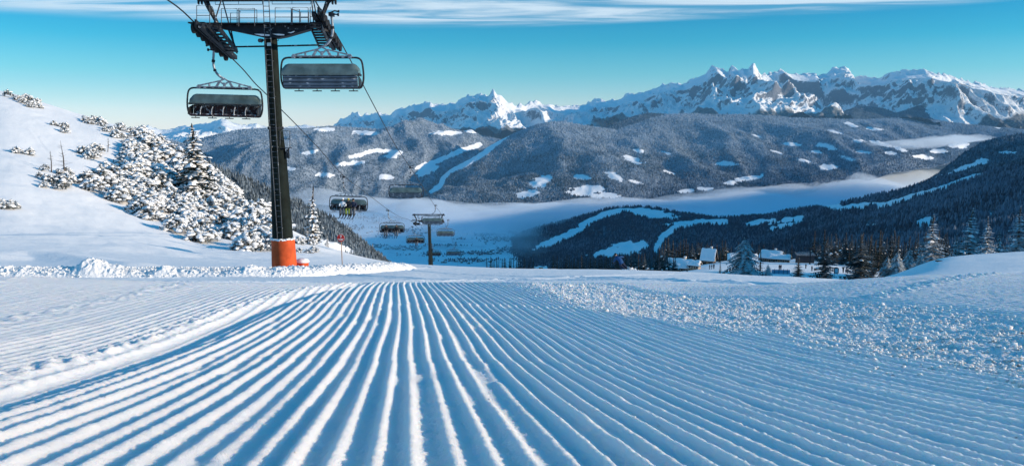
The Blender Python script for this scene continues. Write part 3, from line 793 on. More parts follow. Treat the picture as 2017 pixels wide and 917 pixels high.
    plant_wood('spur_forest', V, m, 2500, 25, M_FIRS, 456, two=False)
    # small bare hill under the jagged range
    c1 = [(800, 292, 13500), (840, 276, 14000), (868, 262, 14200), (895, 254, 14200), (925, 262, 14000), (960, 268, 14000), (1010, 280, 13500)]
    c2 = [(800, 300, 13000), (1010, 300, 13000)]
    V, m = hill('wooded_foothill', [c1, c2], 800, 1010, 20, 40, 800, M_HILL, 460, [(860, 268, 40, 5, 0), (930, 262, 30, 6, 0)], 3.5, .3)
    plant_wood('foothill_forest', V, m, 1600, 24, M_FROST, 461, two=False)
    # frosted ridge falling away behind the left hill
    c1 = [(330, 300, 700), (395, 318, 720), (430, 330, 740), (480, 350, 760), (540, 378, 800), (600, 402, 860), (660, 430, 930), (720, 476, 1000), (760, 512, 1050), (800, 545, 1100)]
    c2 = [(330, 420, 520), (430, 430, 540), (540, 460, 580), (660, 490, 640), (760, 535, 760), (800, 560, 800)]
    c3 = [(330, 600, 420), (540, 620, 460), (800, 640, 600)]
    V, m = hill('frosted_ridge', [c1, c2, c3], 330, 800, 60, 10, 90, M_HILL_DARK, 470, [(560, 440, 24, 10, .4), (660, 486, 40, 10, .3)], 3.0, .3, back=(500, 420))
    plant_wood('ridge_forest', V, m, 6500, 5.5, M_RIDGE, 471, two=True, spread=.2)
    # knoll rising from the valley floor, right of the village
    c1 = [(980, 484, 6400), (1000, 473, 5900), (1030, 458, 5700), (1060, 449, 5900), (1100, 438, 6000), (1150, 424, 6100), (1190, 413, 6150), (1225, 408, 6150), (1260, 408, 6100), (1300, 412, 6000), (1345, 421, 5800), (1400, 427, 5600), (1450, 428, 5400), (1500, 427, 5200), (1545, 417, 5000), (1580, 411, 4800), (1650, 401, 4500), (1700, 391, 4200), (1760, 379, 3900), (1800, 368, 3700), (1850, 352, 3500), (1900, 345, 3300), (1940, 341, 3200), (2017, 331, 3000), (2200, 320, 2800), (2500, 300, 2600)]
    c2 = [(980, 505, 5900), (1000, 492, 5500), (1060, 470, 5300), (1150, 450, 5400), (1225, 432, 5500), (1300, 436, 5300), (1400, 446, 4900), (1500, 446, 4500), (1600, 432, 4100), (1700, 418, 3500), (1850, 392, 2900), (2017, 375, 2500), (2500, 350, 2200)]
    c3 = [(980, 524, 5500), (1000, 506, 5200), (1060, 497, 4800), (1150, 490, 4700), (1225, 480, 4600), (1300, 480, 4300), (1400, 485, 3700), (1500, 485, 3200), (1600, 475, 2800), (1700, 465, 2400), (1850, 450, 2000), (2017, 435, 1700), (2500, 420, 1500)]
    c4 = [(980, 556, 4900), (1000, 540, 4600), (1225, 540, 3500), (1400, 545, 2300), (1600, 545, 1500), (1850, 545, 1000), (2017, 545, 900), (2500, 545, 800)]
    clear = [(1290, 422, 44, 10, .12), (1250, 414, 40, 5, 0), (1120, 462, 44, 8, -.42), (1085, 478, 34, 8, -.35), ('s', 6, [(1145, 444), (1185, 424), (1222, 414)]), (1240, 488, 46, 13, -.08), (1200, 498, 40, 8, -.1), ('s', 6, [(1292, 492), (1305, 466), (1330, 446), (1370, 438), (1430, 436)]), (1350, 440, 40, 5, -.05), (1400, 438, 30, 5, -.1), (1500, 438, 36, 7, -.15), (1545, 444, 30, 6, -.25), (1560, 432, 30, 6, -.1), (1480, 442, 16, 5, 0), (1690, 406, 60, 6, -.12), ('s', 5, [(1730, 408), (1790, 388), (1850, 372), (1905, 352), (1930, 342)]), (1820, 438, 24, 10, -.25), (1715, 446, 16, 6, 0), (1640, 405, 28, 5, -.1), (1950, 420, 10, 3, 0)]
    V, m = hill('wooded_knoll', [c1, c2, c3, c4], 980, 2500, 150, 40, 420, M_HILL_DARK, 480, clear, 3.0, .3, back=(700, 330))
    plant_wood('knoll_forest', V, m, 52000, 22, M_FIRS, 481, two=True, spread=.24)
    # slope beyond it on the far right
    c1 = [(1740, 400, 7600), (1790, 378, 7800), (1840, 348, 8000), (1870, 324, 8000), (1900, 300, 8000), (1930, 284, 8000), (1960, 272, 8000), (1990, 266, 7900), (2030, 262, 7800), (2300, 255, 7000)]
    c2 = [(1740, 404, 7000), (1840, 362, 6800), (1930, 320, 6600), (2030, 305, 6300), (2300, 300, 5600)]
    c3 = [(1740, 410, 6300), (1840, 382, 5800), (1930, 365, 5400), (2030, 355, 5000), (2300, 350, 4500)]
    clear = [(1900, 330, 30, 5, -.35), (1935, 318, 14, 6, 0), (1860, 345, 24, 3, -.3), (1985, 300, 20, 3, 0)]
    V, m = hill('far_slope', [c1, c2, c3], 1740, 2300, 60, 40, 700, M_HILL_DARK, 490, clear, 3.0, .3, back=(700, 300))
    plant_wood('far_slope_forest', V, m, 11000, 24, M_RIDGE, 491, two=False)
build_hills()

# ---- valley floor with its river and hedges
def build_valley():
    ys = np.geomspace(2600, 16000, 120); xs = np.linspace(-6500, 9500, 260)
    X, Y = np.meshgrid(xs, ys)
    Z = -805 + 12 * fbm(X / 900, Y / 900, 3, 520) + np.maximum(0, 4300 - Y) * .06
    Vv = np.stack([X, Y, Z], -1)
    t = NT('valley_snow').set(.85, 0, .1)
    n = t.noise(.004, 5, .6); t.base(t.mix(t.mrange(n, .50, .62), (.84, .87, .91), (.66, .70, .75)))
    tag(np_mesh('valley_floor', Vv, grid_faces(*X.shape), t.m), kind='structure')
    # river, seen as a dark curve round the knoll
    def on_floor(px, py, z=-797): d = z / float(wslope(py)); v = W(px, py, d); return v
    pts = bez([on_floor(*p) for p in [(1000, 458), (1012, 458), (1022, 464), (1028, 476), (1038, 487), (1062, 496), (1095, 502), (1150, 507), (1220, 512)]], 10)
    P = np.array([tuple(p) for p in pts]); T = np.gradient(P, axis=0); T[:, 2] = 0; T /= np.linalg.norm(T, axis=1)[:, None]
    N = np.stack([-T[:, 1], T[:, 0], T[:, 2]], 1)
    Q = np.stack([P - N * 22, P + N * 22]); Q[..., 2] = -790
    t = NT('river_water').base((.03, .05, .065)).set(.15, 0, .5)
    tag(np_mesh('river', Q, grid_faces(2, len(P)), t.m, smooth=False), kind='structure')
    # hedges, orchards and river trees on the valley floor
    g = np.random.default_rng(530); pp = []
    for (cx, cy, rx, ry, n) in [(790, 452, 60, 5, 120), (720, 430, 70, 8, 200), (690, 448, 30, 6, 120), (745, 484, 20, 3, 60), (800, 487, 36, 3, 90), (880, 483, 40, 2, 90), (760, 464, 20, 6, 110), (905, 470, 12, 3, 30), (860, 500, 60, 5, 120), (940, 498, 50, 4, 110), (980, 470, 40, 6, 150), (1000, 492, 24, 7, 110), (960, 462, 30, 3, 70), (930, 512, 60, 4, 160), (700, 470, 10, 3, 20), (650, 500, 10, 1.5, 20)]:
        pp.append(np.stack([g.normal(cx, rx * .5, n), g.normal(cy, ry * .5, n)], -1))
    for a, b in zip([(1000, 456), (1016, 459), (1024, 470), (1034, 485), (1060, 496), (1100, 503)], [(1016, 459), (1024, 470), (1034, 485), (1060, 496), (1100, 503), (1180, 508)]):
        tt = g.uniform(0, 1, 60)[:, None]; pp.append(np.array(a) * (1 - tt) + np.array(b) * tt + g.normal(0, 1.6, (60, 2)))
    pp = np.concatenate(pp); pp = pp[pp[:, 1] > 420]
    d = -800 / wslope(pp[:, 1]); P = Wn(pp[:, 0], pp[:, 1], d)
    h = g.uniform(7, 14, len(P)); P = P[::3] if False else P[g.uniform(0, 1, len(P)) < .7]; h = h[:len(P)]
    wood_mesh('valley_trees', P, h, h * .45, M_FIRS, False, 531)
build_valley()

# ---- unseen mountain flank off to the right, its crest shaped to shade the valley
def build_flank():
    U, Y = np.meshgrid(np.linspace(-1, 1, 60), np.linspace(900, 8800, 90))
    cx = .63 * Y + 1000; X = cx + U * np.where(U < 0, 700, 3000)
    crest = np.interp(Y, [900, 1400, 2000, 3000, 4000, 5000, 6000, 7000, 7900, 8800], [-500, 0, 250, 400, 450, 480, 440, 220, -100, -700])
    Z = crest * 1.0 - np.abs(U) ** 1.1 * np.where(U < 0, 620, 1500) + 70 * fbm(X / 700, Y / 700, 4, 540)
    V = np.stack([X, Y, np.maximum(Z, -1100)], -1)
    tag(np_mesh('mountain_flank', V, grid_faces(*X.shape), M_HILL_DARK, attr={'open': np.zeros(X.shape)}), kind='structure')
build_flank()

# ---- wooded spur added out of frame to shade the right mound and its trees
def build_spur():
    X, Y = np.meshgrid(np.linspace(120, 760, 70), np.linspace(-60, 420, 60))
    Z = -30 - .10 * np.maximum(Y, 0) + 112 * np.exp(-((X - 400) / 150) ** 2 - ((Y - 135) / 95) ** 2) + 5 * fbm(X / 60, Y / 60, 3, 545)
    V = np.stack([X, Y, Z], -1)
    tag(np_mesh('shade_spur', V, grid_faces(*X.shape), M_HILL_DARK, attr={'open': np.zeros(X.shape)}), kind='structure')
    plant_wood('shade_spur_forest', V, np.zeros(X.shape), 2600, 14, M_FIRS, 546, keep=lambda P, g: (P[:, 0] > .74 * P[:, 1] + 30))
build_spur()

# ---- fog bank lying in the valley, and the air
def build_fog():
    def fog_mesh(name, near, far, px0, px1, thick, dens, seed, ztop, ns=1.0):
        px = np.arange(px0, px1 + .1, 10.0); nj = 40
        a = np.array(near, float); b = np.array(far, float)
        dn = ztop / wslope(np.interp(px, a[:, 0], a[:, 1])); df = ztop / wslope(np.interp(px, b[:, 0], b[:, 1]))
        v = np.linspace(0, 1, nj)[:, None]
        D = dn[None] * (1 - v) + df[None] * v
        w = ztop / D
        X = (px[None] - 1008.5) / FPX * D * (CP - w * SP); Y = D
        e = sstep(np.arange(len(px)), 0, 12) * (1 - sstep(np.arange(len(px)), len(px) - 12, len(px) - 1))
        prof = (np.sin(np.pi * np.clip(v, 0, 1)) ** 1.5) * e[None]
        n = .70 + 1.15 * fbm(X / 900 * ns, Y / 1300 * ns, 5, seed, .62) + .2 * fbm(X / 180, Y / 260, 3, seed + 3)
        T = thick * prof * np.clip(n, .06, 2) * (1 + 1.8 * sstep(px, 1560, 1760))[None]
        top = np.stack([X, Y, ztop - 12 + T * .5], -1); bot = np.stack([X, Y, ztop - 12 - T * .5 - .5], -1)
        f = grid_faces(nj, len(px)); k = nj * len(px); ni = len(px)
        V = np.concatenate([top.reshape(-1, 3), bot.reshape(-1, 3)])
        rim = [j * ni for j in range(nj)]; 
        quads = []
        for j in range(nj - 1):
            quads.append((j * ni, (j + 1) * ni, k + (j + 1) * ni, k + j * ni)); q = j * ni + ni - 1
            quads.append((q + ni, q, k + q, k + q + ni))
        for i in range(ni - 1):
            quads.append((i + 1, i, k + i, k + i + 1)); q = (nj - 1) * ni + i
            quads.append((q, q + 1, k + q + 1, k + q))
        F = np.concatenate([f, f[:, ::-1] + k, np.array(quads)])
        m = bpy.data.materials.new(name); m.use_nodes = True; t = m.node_tree; t.nodes.clear()
        o_ = t.nodes.new('ShaderNodeOutputMaterial'); vs = t.nodes.new('ShaderNodeVolumePrincipled')
        vs.inputs['Color'].default_value = (.84, .92, 1.0, 1); vs.inputs['Density'].default_value = dens; vs.inputs['Anisotropy'].default_value = 0.0
        t.links.new(vs.outputs[0], o_.inputs['Volume'])
        o = np_mesh(name, V, F, m, smooth=True); tag(o, kind='stuff')
        return o
    near = [(480, 385), (560, 398), (640, 402), (700, 408), (780, 424), (840, 446), (900, 462), (1000, 470), (1080, 462), (1200, 440), (1300, 436), (1450, 440), (1600, 424), (1750, 400), (1850, 372), (1950, 345)]
    far = [(480, 345), (560, 348), (640, 374), (760, 386), (850, 391), (1050, 391), (1250, 384), (1400, 372), (1500, 361), (1600, 348), (1700, 329), (1760, 318), (1850, 305), (1950, 292)]
    fog_mesh('valley_fog', near, far, 480, 1930, 190, .0023, 560, -690)
    near = [(540, 505), (700, 520), (900, 525), (1050, 515), (1250, 505)]; far = [(540, 372), (700, 384), (900, 400), (1050, 404), (1250, 405)]
    fog_mesh('valley_mist', near, far, 540, 1250, 110, .0013, 580, -715)
    near = [(1700, 286), (1800, 287), (1960, 272), (2040, 268)]; far = [(1700, 277), (1800, 276), (1960, 263), (2040, 259)]
    fog_mesh('fog_strip', near, far, 1700, 2040, 55, .0011, 570, -150, 1.9)
build_fog()
def build_haze():
    mb = MB(); mb.box((0, 11900, -200), (60000, 32000, 3800))
    m = bpy.data.materials.new('haze'); m.use_nodes = True; t = m.node_tree; t.nodes.clear()
    o_ = t.nodes.new('ShaderNodeOutputMaterial'); vs = t.nodes.new('ShaderNodeVolumePrincipled')
    vs.inputs['Color'].default_value = (.30, .66, 1.0, 1); vs.inputs['Density'].default_value = HAZE_D
    t.links.new(vs.outputs[0], o_.inputs['Volume'])
    tag(mb.build('haze', m), kind='stuff')
HAZE_D = 1.35e-5
build_haze()
# ------------------------------------------------------------------ trees and bushes
def mat_needles(name, dark, frost, lo, hi, scale=3.0):
    t = NT(name).set(.8, 0, .1)
    k = t.math('ADD', t.math('MULTIPLY', t.noise(scale, 4, .65), .8), t.math('MULTIPLY', t.normalz(), .16))
    t.base(t.mix(t.mrange(k, lo, hi), dark, frost)); return t.m
M_NEEDLE = mat_needles('fir_needles', (.014, .024, .02), (.20, .23, .25), .55, .85)
M_NEEDLE_MID = mat_needles('half_frosted_needles', (.025, .038, .042), (.26, .31, .35), .40, .80)
M_NEEDLE_FROST = mat_needles('frosted_needles', (.07, .09, .10), (.66, .70, .74), .24, .60)
M_NEEDLE_LARCH = mat_needles('frosted_twigs', (.13, .155, .16), (.50, .55, .58), .15, .60)
M_NEEDLE_PINE = mat_needles('mountain_pine_needles', (.04, .055, .052), (.60, .63, .65), .33, .68, 6.0)
M_BARK = m_plain('bark', (.07, .055, .045), .9, 0, .1, .4, 8.0, frost=.25)
M_LOAD = m_snow('snow_load', (4.0,), .06, (.88, .89, .91))

def grow_conifer(h, r0, seed, whorls, nb, snow, mat, shape=.85, droop=.35, low=.07, fine=5):
    """returns (trunk, crown, snow) mesh builders for a tree of height h standing at the origin"""
    g = random.Random(seed); T, C, S = MB(), MB(), MB()
    bend = [(g.uniform(-.02, .02) * h * (k / 5) , g.uniform(-.02, .02) * h * (k / 5), h * k / 5) for k in range(6)]
    T.tube(bend, [h * .022 * (1 - k / 5.3) + .01 for k in range(6)], 6)
    for wv in range(whorls):
        q = wv / (whorls - 1); z = h * (low + (.985 - low) * min(1, max(0, q + g.uniform(-.45, .45) / whorls)) ** .93)
        R = r0 * (1 - q) ** shape * g.uniform(.82, 1.15) + .02 * h * (1 - q) + .012 * h
        n = max(4, int(nb * (1 - .45 * q))); a0 = g.uniform(0, 6.28)
        for b in range(n):
            if g.random() < .08: continue
            a = a0 + 6.283 * b / n + g.uniform(-.3, .3); L = R * g.uniform(.6, 1.18)
            d = Vector((math.cos(a), math.sin(a), 0)); sd = Vector((-d.y, d.x, 0)); dz = droop * g.uniform(.7, 1.3)
            spine = []
            for k in range(fine + 1):
                t = k / fine; spine.append(d * (L * t) + Vector((0, 0, z + L * (.10 * t - dz * t * t + .12 * t ** 4))))
            for k in range(fine):
                p, nx = spine[k], spine[k + 1]; t = (k + .5) / fine; wd = L * (.34 * (1 - t) + .10) * g.uniform(.7, 1.25)
                for s in (-1, 1):
                    tip = p + sd * (s * wd) + d * (wd * .55) + Vector((0, 0, -wd * g.uniform(.15, .55)))
                    C.add([p, nx, tip], [(0, 1, 2)])
                C.add([p, nx, (p + nx) / 2 + Vector((g.uniform(-.1, .1) * wd, g.uniform(-.1, .1) * wd, -wd * g.uniform(.4, .9)))], [(0, 1, 2)])
                if snow and g.random() < snow and k > 0:
                    c = (p + nx) / 2 + Vector((0, 0, wd * .10)); rr = wd * g.uniform(.5, 1.0); hh = rr * g.uniform(.35, .6)
                    ring = [c + d * (math.cos(x) * rr * 1.25) + sd * (math.sin(x) * rr) + Vector((0, 0, -rr * .45 * abs(math.sin(x)) - .25 * rr * math.cos(x))) for x in [6.283 * m / 7 + .3 for m in range(7)]]
                    mid = [c + (v - c) * .62 + Vector((0, 0, hh * .75)) for v in ring]
                    S.add(ring + mid + [c + Vector((0, 0, hh))], [(m, (m + 1) % 7, 7 + (m + 1) % 7, 7 + m) for m in range(7)] + [(7 + m, 7 + (m + 1) % 7, 14) for m in range(7)])
            C.add([spine[-2] + sd * .04 * L, spine[-1] + d * L * .14, spine[-2] - sd * .04 * L], [(0, 1, 2)])
    C.tube([(bend[-1][0], bend[-1][1], h * .97), (bend[-1][0], bend[-1][1], h * 1.03)], [.012 * h, .003 * h], 5)
    return T, C, S

def conifer(name, h, r0, seed, whorls, nb, snow, mat, label, cat, group=None, **kw):
    T, C, S = grow_conifer(h, r0, seed, whorls, nb, snow, mat, **kw)
    e = empty(name, (0, 0, 0), 0, label, cat, group)
    T.build('trunk', M_BARK, e, True); C.build('crown', mat, e)
    if S.v: S.build('snow_clumps', M_LOAD, e, True)
    return e

_used = set()
def stand(proto, px, d, hpx=None, top=None, base_h=1.0, label=None, group=None, sink=.05, widen=1.0, py=None):
    """place proto (or a copy of it) on the ground; hpx = height in photo pixels, or top = photo row of its tip"""
    p = G(px, d, 0)
    if py is not None: p = W(px, py, d)
    if top is not None: hh = float(wslope(top)) * d - p.z
    else: hh = hpx * d / FPX
    o = proto if proto.name not in _used else copy_tree(proto)
    _used.add(proto.name)
    s = hh / base_h
    o.location = p - Vector((0, 0, sink * hh)); o.scale = (s * widen, s * widen, s * (1 + sink)); o.rotation_euler = (0, 0, random.uniform(0, 6.28))
    if label: o['label'] = label
    if group: o['group'] = group
    elif 'group' in o and group is None: del o['group']
    return o

def find_d(px, py, a=20, b=390):
    ds = np.geomspace(a, b, 500); t = tab_py(np.full(500, px), ds)
    k = np.where((t[:-1] - py) * (t[1:] - py) <= 0)[0]
    return float(ds[k[0]]) if len(k) else float(ds[np.argmin(np.abs(t - py))])

def build_trees():
    big = conifer('spruce_tree', 1.0, .20, 3, 30, 11, .26, M_NEEDLE, None, 'spruce', fine=6, shape=.62, droop=.5)
    d = find_d(385, 388)
    stand(big, 385, d, top=247, label='tall snow-laden spruce standing alone among the bushes left of the big lift pylon', widen=1.4)
    s2 = conifer('spruce_tree', 1.0, .17, 5, 24, 9, .42, M_NEEDLE, None, 'spruce')
    stand(s2, 618, 105, top=368, label='slim snowy spruce between the big pylon and the red round sign')
    stand(s2, 645, 112, hpx=26, label='tiny snowy spruce on the slope just above the red round sign')
    stand(s2, 606, 108, hpx=30, label='small snow-covered spruce left of the slim spruce behind the pylon')
    f1 = conifer('fir_tree', 1.0, .21, 11, 26, 10, .01, M_NEEDLE_MID, None, 'fir', fine=6)
    f2 = conifer('fir_tree', 1.0, .24, 12, 26, 10, .01, M_NEEDLE_MID, None, 'fir', fine=5)
    f3 = conifer('fir_tree', 1.0, .20, 13, 16, 8, 0, M_NEEDLE, None, 'fir', fine=4)
    f4 = conifer('fir_tree', 1.0, .16, 14, 15, 7, 0, M_NEEDLE, None, 'fir', fine=4)
    fz = conifer('frosted_fir_tree', 1.0, .22, 15, 24, 10, .03, M_NEEDLE_FROST, None, 'fir', fine=6)
    fz2 = conifer('frosted_fir_tree', 1.0, .26, 16, 24, 10, .03, M_NEEDLE_FROST, None, 'fir', fine=5)
    fl = conifer('larch_tree', 1.0, .42, 17, 26, 11, 0, M_NEEDLE_LARCH, None, 'larch', shape=.55, droop=.75, low=.03, fine=8)
    stand(f1, 1571, 128, top=507, label='dark fir on the slope edge, left of the two tall firs by the snow park', widen=1.7)
    stand(f1, 1622, 138, top=474, label='tall fir with feathery crown just right of the dark little fir at the slope edge', widen=1.5)
    stand(f2, 1692, 118, top=462, label='tallest broad fir on the slope edge, next to the right mound', widen=1.6)
    stand(f2, 1716, 126, top=490, label='fir pressed against the right side of the tallest broad fir')
    stand(f4, 1497, 215, top=486, label='narrow dark fir in front of the long wooden lodge')
    stand(f4, 1353, 215, top=521, label='tiny dark fir in front of the lit wooden chalet', widen=1.3)
    stand(f4, 1418, 190, top=513, label='small dark fir at the left foot of the big frosted larch', widen=1.2)
    stand(f4, 1501, 170, top=532, label='smallest dark fir beside the pale shrub right of the larch', widen=1.2)
    stand(fl, 1464, 190, top=469, label='big spreading frosted larch in front of the lodges', widen=1.3)
    stand(fl, 1512, 165, top=520, label='pale frosted shrub-like larch right of the big larch', widen=1.0)
    stand(fz, 1832, 128, top=424, label='tall pale frosted fir behind the right mound, left of its crest', widen=1.3)
    stand(fz, 1908, 150, top=412, label='pale frosted fir standing left in the pair above the right mound', widen=1.25)
    stand(fz2, 1941, 120, top=428, label='snow-dusted fir standing right in the pair above the right mound', widen=1.0)
    stand(fz2, 2003, 130, top=408, label='broad frosted fir at the right edge above the mound')
    stand(fz, 1965, 150, top=455, label='short frosted fir between the pair and the broad fir at the right edge')
    stand(fz2, 1880, 150, top=462, label='low frosted fir left of the pair above the right mound')
    for px, tp, d, t in [(1746, 505, 120, 'lowest frosted round bush'), (1765, 495, 118, 'middle frosted round bush'), (1788, 490, 128, 'tallest frosted round bush'), (1812, 497, 122, 'frosted round bush under the tall pale fir')]:
        stand(fl, px, d, top=tp, label=t + ' at the foot of the right mound')
    g = random.Random(21)
    # the fir row just beyond the lip of the run
    def row(n, x0, x1, t0, t1, d0, d1, label, group, protos, gaps=()):
        for k in range(n):
            px = x0 + (x1 - x0) * (k + g.uniform(.1, .9)) / n
            if any(a < px < b for a, b in gaps): continue
            stand(g.choice(protos), px, g.uniform(d0, d1), top=g.uniform(t0, t1), label=label, group=group, widen=g.uniform(.9, 1.25))
    row(20, 958, 1052, 503, 514, 170, 230, 'small fir in the row left of the half-buried white roof', 'firs behind the lip of the run, left', [f3, f4])
    row(42, 1086, 1232, 501, 513, 160, 235, 'small fir between the half-buried white roof and the skier', 'firs behind the lip of the run, middle', [f3, f4])
    row(30, 1228, 1330, 494, 510, 150, 230, 'dark fir in the dense row between the skier and the lit chalet', 'firs between skier and chalet', [f3, f2])
    row(34, 1296, 1440, 468, 492, 350, 395, 'dark fir in the wood close behind the lit chalet', 'firs behind the chalet', [f3, f2])
    row(14, 1440, 1560, 476, 494, 372, 398, 'dark fir in the wood behind the long lodge', 'firs behind the lodge', [f3, f2])
    row(60, 1600, 1870, 452, 486, 300, 395, 'dark fir in the thick wood left of the right mound', 'firs behind the right mound', [f3, f2, f1])
    row(26, 1850, 2080, 462, 492, 200, 300, 'dark fir in the wood behind the crest of the right mound', 'firs behind the mound crest', [f3, f2])

    # bare snags on the left hill
    def snag(px, py, tp, lean, label, n, seed):
        g2 = random.Random(seed); d = find_d(px, py); p = G(px, d); h = (py - tp) * d / FPX
        e = empty('dead_tree', p, 0, label, 'dead tree'); t = MB()
        top = Vector((lean * h, 0, h)); t.tube([(0, 0, -.3), tuple(top * .5 + Vector((.03 * h, 0, 0))), tuple(top)], [.05 * h ** .5, .035 * h ** .5, .01], 6)
        t.build('trunk', M_BARK, e, True); b = MB()
        for k in range(n):
            q = g2.uniform(.25, .97); a = g2.uniform(0, 6.28); L = h * .28 * (1.1 - q) * g2.uniform(.5, 1.3); s0 = top * q
            b.tube([s0, s0 + Vector((math.cos(a) * L, math.sin(a) * L, L * g2.uniform(-.1, .5)))], [.018, .006], 4)
        b.build('twigs', M_BARK, e)
    snag(127, 345, 277, -.05, 'bare leaning dead trunk on the left hillside', 22, 1)
    snag(101, 338, 296, .02, 'shorter bare dead tree left of the leaning trunk', 24, 2)
    snag(212, 300, 272, .1, 'thin leafless sapling poking from the snow above the bushes', 26, 3)
    snag(1873, 503, 484, .15, 'thin bare stick standing on the crest of the right mound', 6, 4)
build_trees()

def build_bushes():
    def proto(seed, n, snowy):
        g = random.Random(seed); F, S = MB(), MB()
        for k in range(n):
            a = g.uniform(0, 6.28); r = g.uniform(0, 1) ** .6; c = Vector((math.cos(a) * r * .5, math.sin(a) * r * .5, (1 - r * r * .75) * g.uniform(.25, .62)))
            for q in range(17):
                d = Vector((g.gauss(0, 1), g.gauss(0, 1), g.gauss(.35, .8))).normalized(); L = g.uniform(.07, .22)
                sd = d.cross(Vector((0, 0, 1))).normalized() * L * .26
                b = c + d * .03
                F.add([b - sd, b + sd, b + d * L + Vector((0, 0, -.03))], [(0, 1, 2)])
            for _q in range((g.random() < snowy) + (g.random() < snowy * .4)):
                rr = g.uniform(.036, .10) * (1.3 if g.random() < .2 else 1); hh = rr * g.uniform(.4, .9); m = 7; cc = c + Vector((g.uniform(-.03, .03), g.uniform(-.03, .03), .05))
                lay = []
                for (f, z) in ((.86, -.45), (1.0, -.05), (.86, .5), (.5, .88)):
                    lay.append([cc + Vector((math.cos(6.283 * i / m) * rr * f * g.uniform(.6, 1.35), math.sin(6.283 * i / m) * rr * f * g.uniform(.6, 1.35), hh * z * g.uniform(.7, 1.2))) for i in range(m)])
                sx = g.uniform(1.0, 1.9); dr = Vector((math.cos(a + g.uniform(-.6, .6)), math.sin(a), 0)); dn = g.uniform(.0, .55)
                vs = [v for l in lay for v in l] + [cc + Vector((0, 0, hh))]
                vs = [v + dr * ((v - cc).dot(dr) * (sx - 1)) - Vector((0, 0, max(0, (v - cc).dot(dr)) * dn)) for v in vs]
                fs = [(l * m + i, l * m + (i + 1) % m, (l + 1) * m + (i + 1) % m, (l + 1) * m + i) for l in range(3) for i in range(m)] + [(3 * m + i, 3 * m + (i + 1) % m, 4 * m) for i in range(m)] + [tuple(range(m - 1, -1, -1))]
                S.add(vs, fs)
        e = empty('snowy_bush', (0, 0, 0), 0, None, 'bush')
        F.build('foliage', M_NEEDLE_PINE, e); S.build('snow_clumps', M_LOAD, e, True)
        return e
    P = [proto(31 + k, 36 + 5 * k, .93) for k in range(5)]
    D = [proto(41 + k, 26, .35) for k in range(2)]
    def inside(x, y, poly):
        c = False; j = len(poly) - 1
        for i in range(len(poly)):
            if (poly[i][1] > y) != (poly[j][1] > y) and x < (poly[j][0] - poly[i][0]) * (y - poly[i][1]) / (poly[j][1] - poly[i][1]) + poly[i][0]: c = not c
            j = i
        return c
    g = random.Random(55); used = set()
    def put(protos, px, py, wpx, label, group):
        d = find_d(px, py, 36, 190); pr = g.choice(protos)
        o = pr if pr.name not in used else copy_tree(pr)
        used.add(pr.name)
        s = wpx * d / FPX
        o.location = G(px, d, -.05 * s); o.scale = (s, s, s * g.uniform(.8, 1.15)); o.rotation_euler = (0, 0, g.uniform(0, 6.28))
        o['label'] = label; o['group'] = group
    main = [(150, 372), (180, 352), (230, 320), (290, 312), (345, 318), (400, 345), (450, 375), (520, 412), (550, 445), (560, 480), (548, 500), (510, 498), (470, 492), (430, 488), (390, 478), (350, 462), (310, 440), (270, 420), (230, 402), (190, 388)]
    def fill(poly, n, w0, w1, protos, label, group):
        xs = [p[0] for p in poly]; ys = [p[1] for p in poly]; k = 0; tr = 0
        while k < n and tr < 9000:
            tr += 1; x, y = g.uniform(min(xs), max(xs)), g.uniform(min(ys), max(ys))
            if inside(x, y, poly): put(protos, x, y, g.uniform(w0, w1), label, group); k += 1
    fill(main, 170, 30, 56, P, 'snow-covered bush in the thicket between the spruce and the lower hillside', 'bushes of the thicket')
    fill([(235, 318), (270, 262), (330, 290), (400, 330), (440, 368), (345, 316), (290, 310)], 56, 20, 42, P, 'snow-smothered bush near the crest of the left hill above the thicket', 'bushes below the hill crest')
    fill([(150, 232), (180, 226), (275, 258), (262, 290), (215, 270)], 24, 12, 24, P + D, 'small bush on the skyline of the left hill, right of the open snow', 'bushes on the hill skyline')
    fill([(0, 178), (92, 205), (90, 214), (60, 212), (0, 190)], 14, 12, 24, D + P, 'dark small bush at the very top of the left hill', 'bushes at the hill top')
    fill([(60, 350), (110, 325), (150, 345), (150, 372), (110, 380), (85, 372)], 14, 18, 34, P + D, 'bush around the bare dead trunks on the left hillside', 'bushes around the dead trunks')
    fill([(152, 300), (175, 288), (200, 300), (190, 320)], 6, 18, 32, P, 'bush in the small clump above the dead trunk', 'bushes above the dead trunk')
    fill([(0, 398), (18, 396), (38, 412), (0, 420)], 5, 20, 34, P, 'bush at the left edge low on the hillside', 'bushes at the left edge')
    fill([(585, 476), (620, 486), (622, 500), (590, 498)], 7, 18, 30, P, 'bush just right of the orange pylon base', 'bushes beside the pylon base')
    fill([(25, 295), (60, 300), (55, 312), (25, 308)], 4, 14, 22, P, 'little bush alone on the open snow of the left hill', 'bushes on the open snow')
    fill([(100, 245), (130, 240), (150, 262), (110, 262)], 4, 12, 22, P, 'little bush under the top of the left hill', 'bushes under the hill top')
build_bushes()
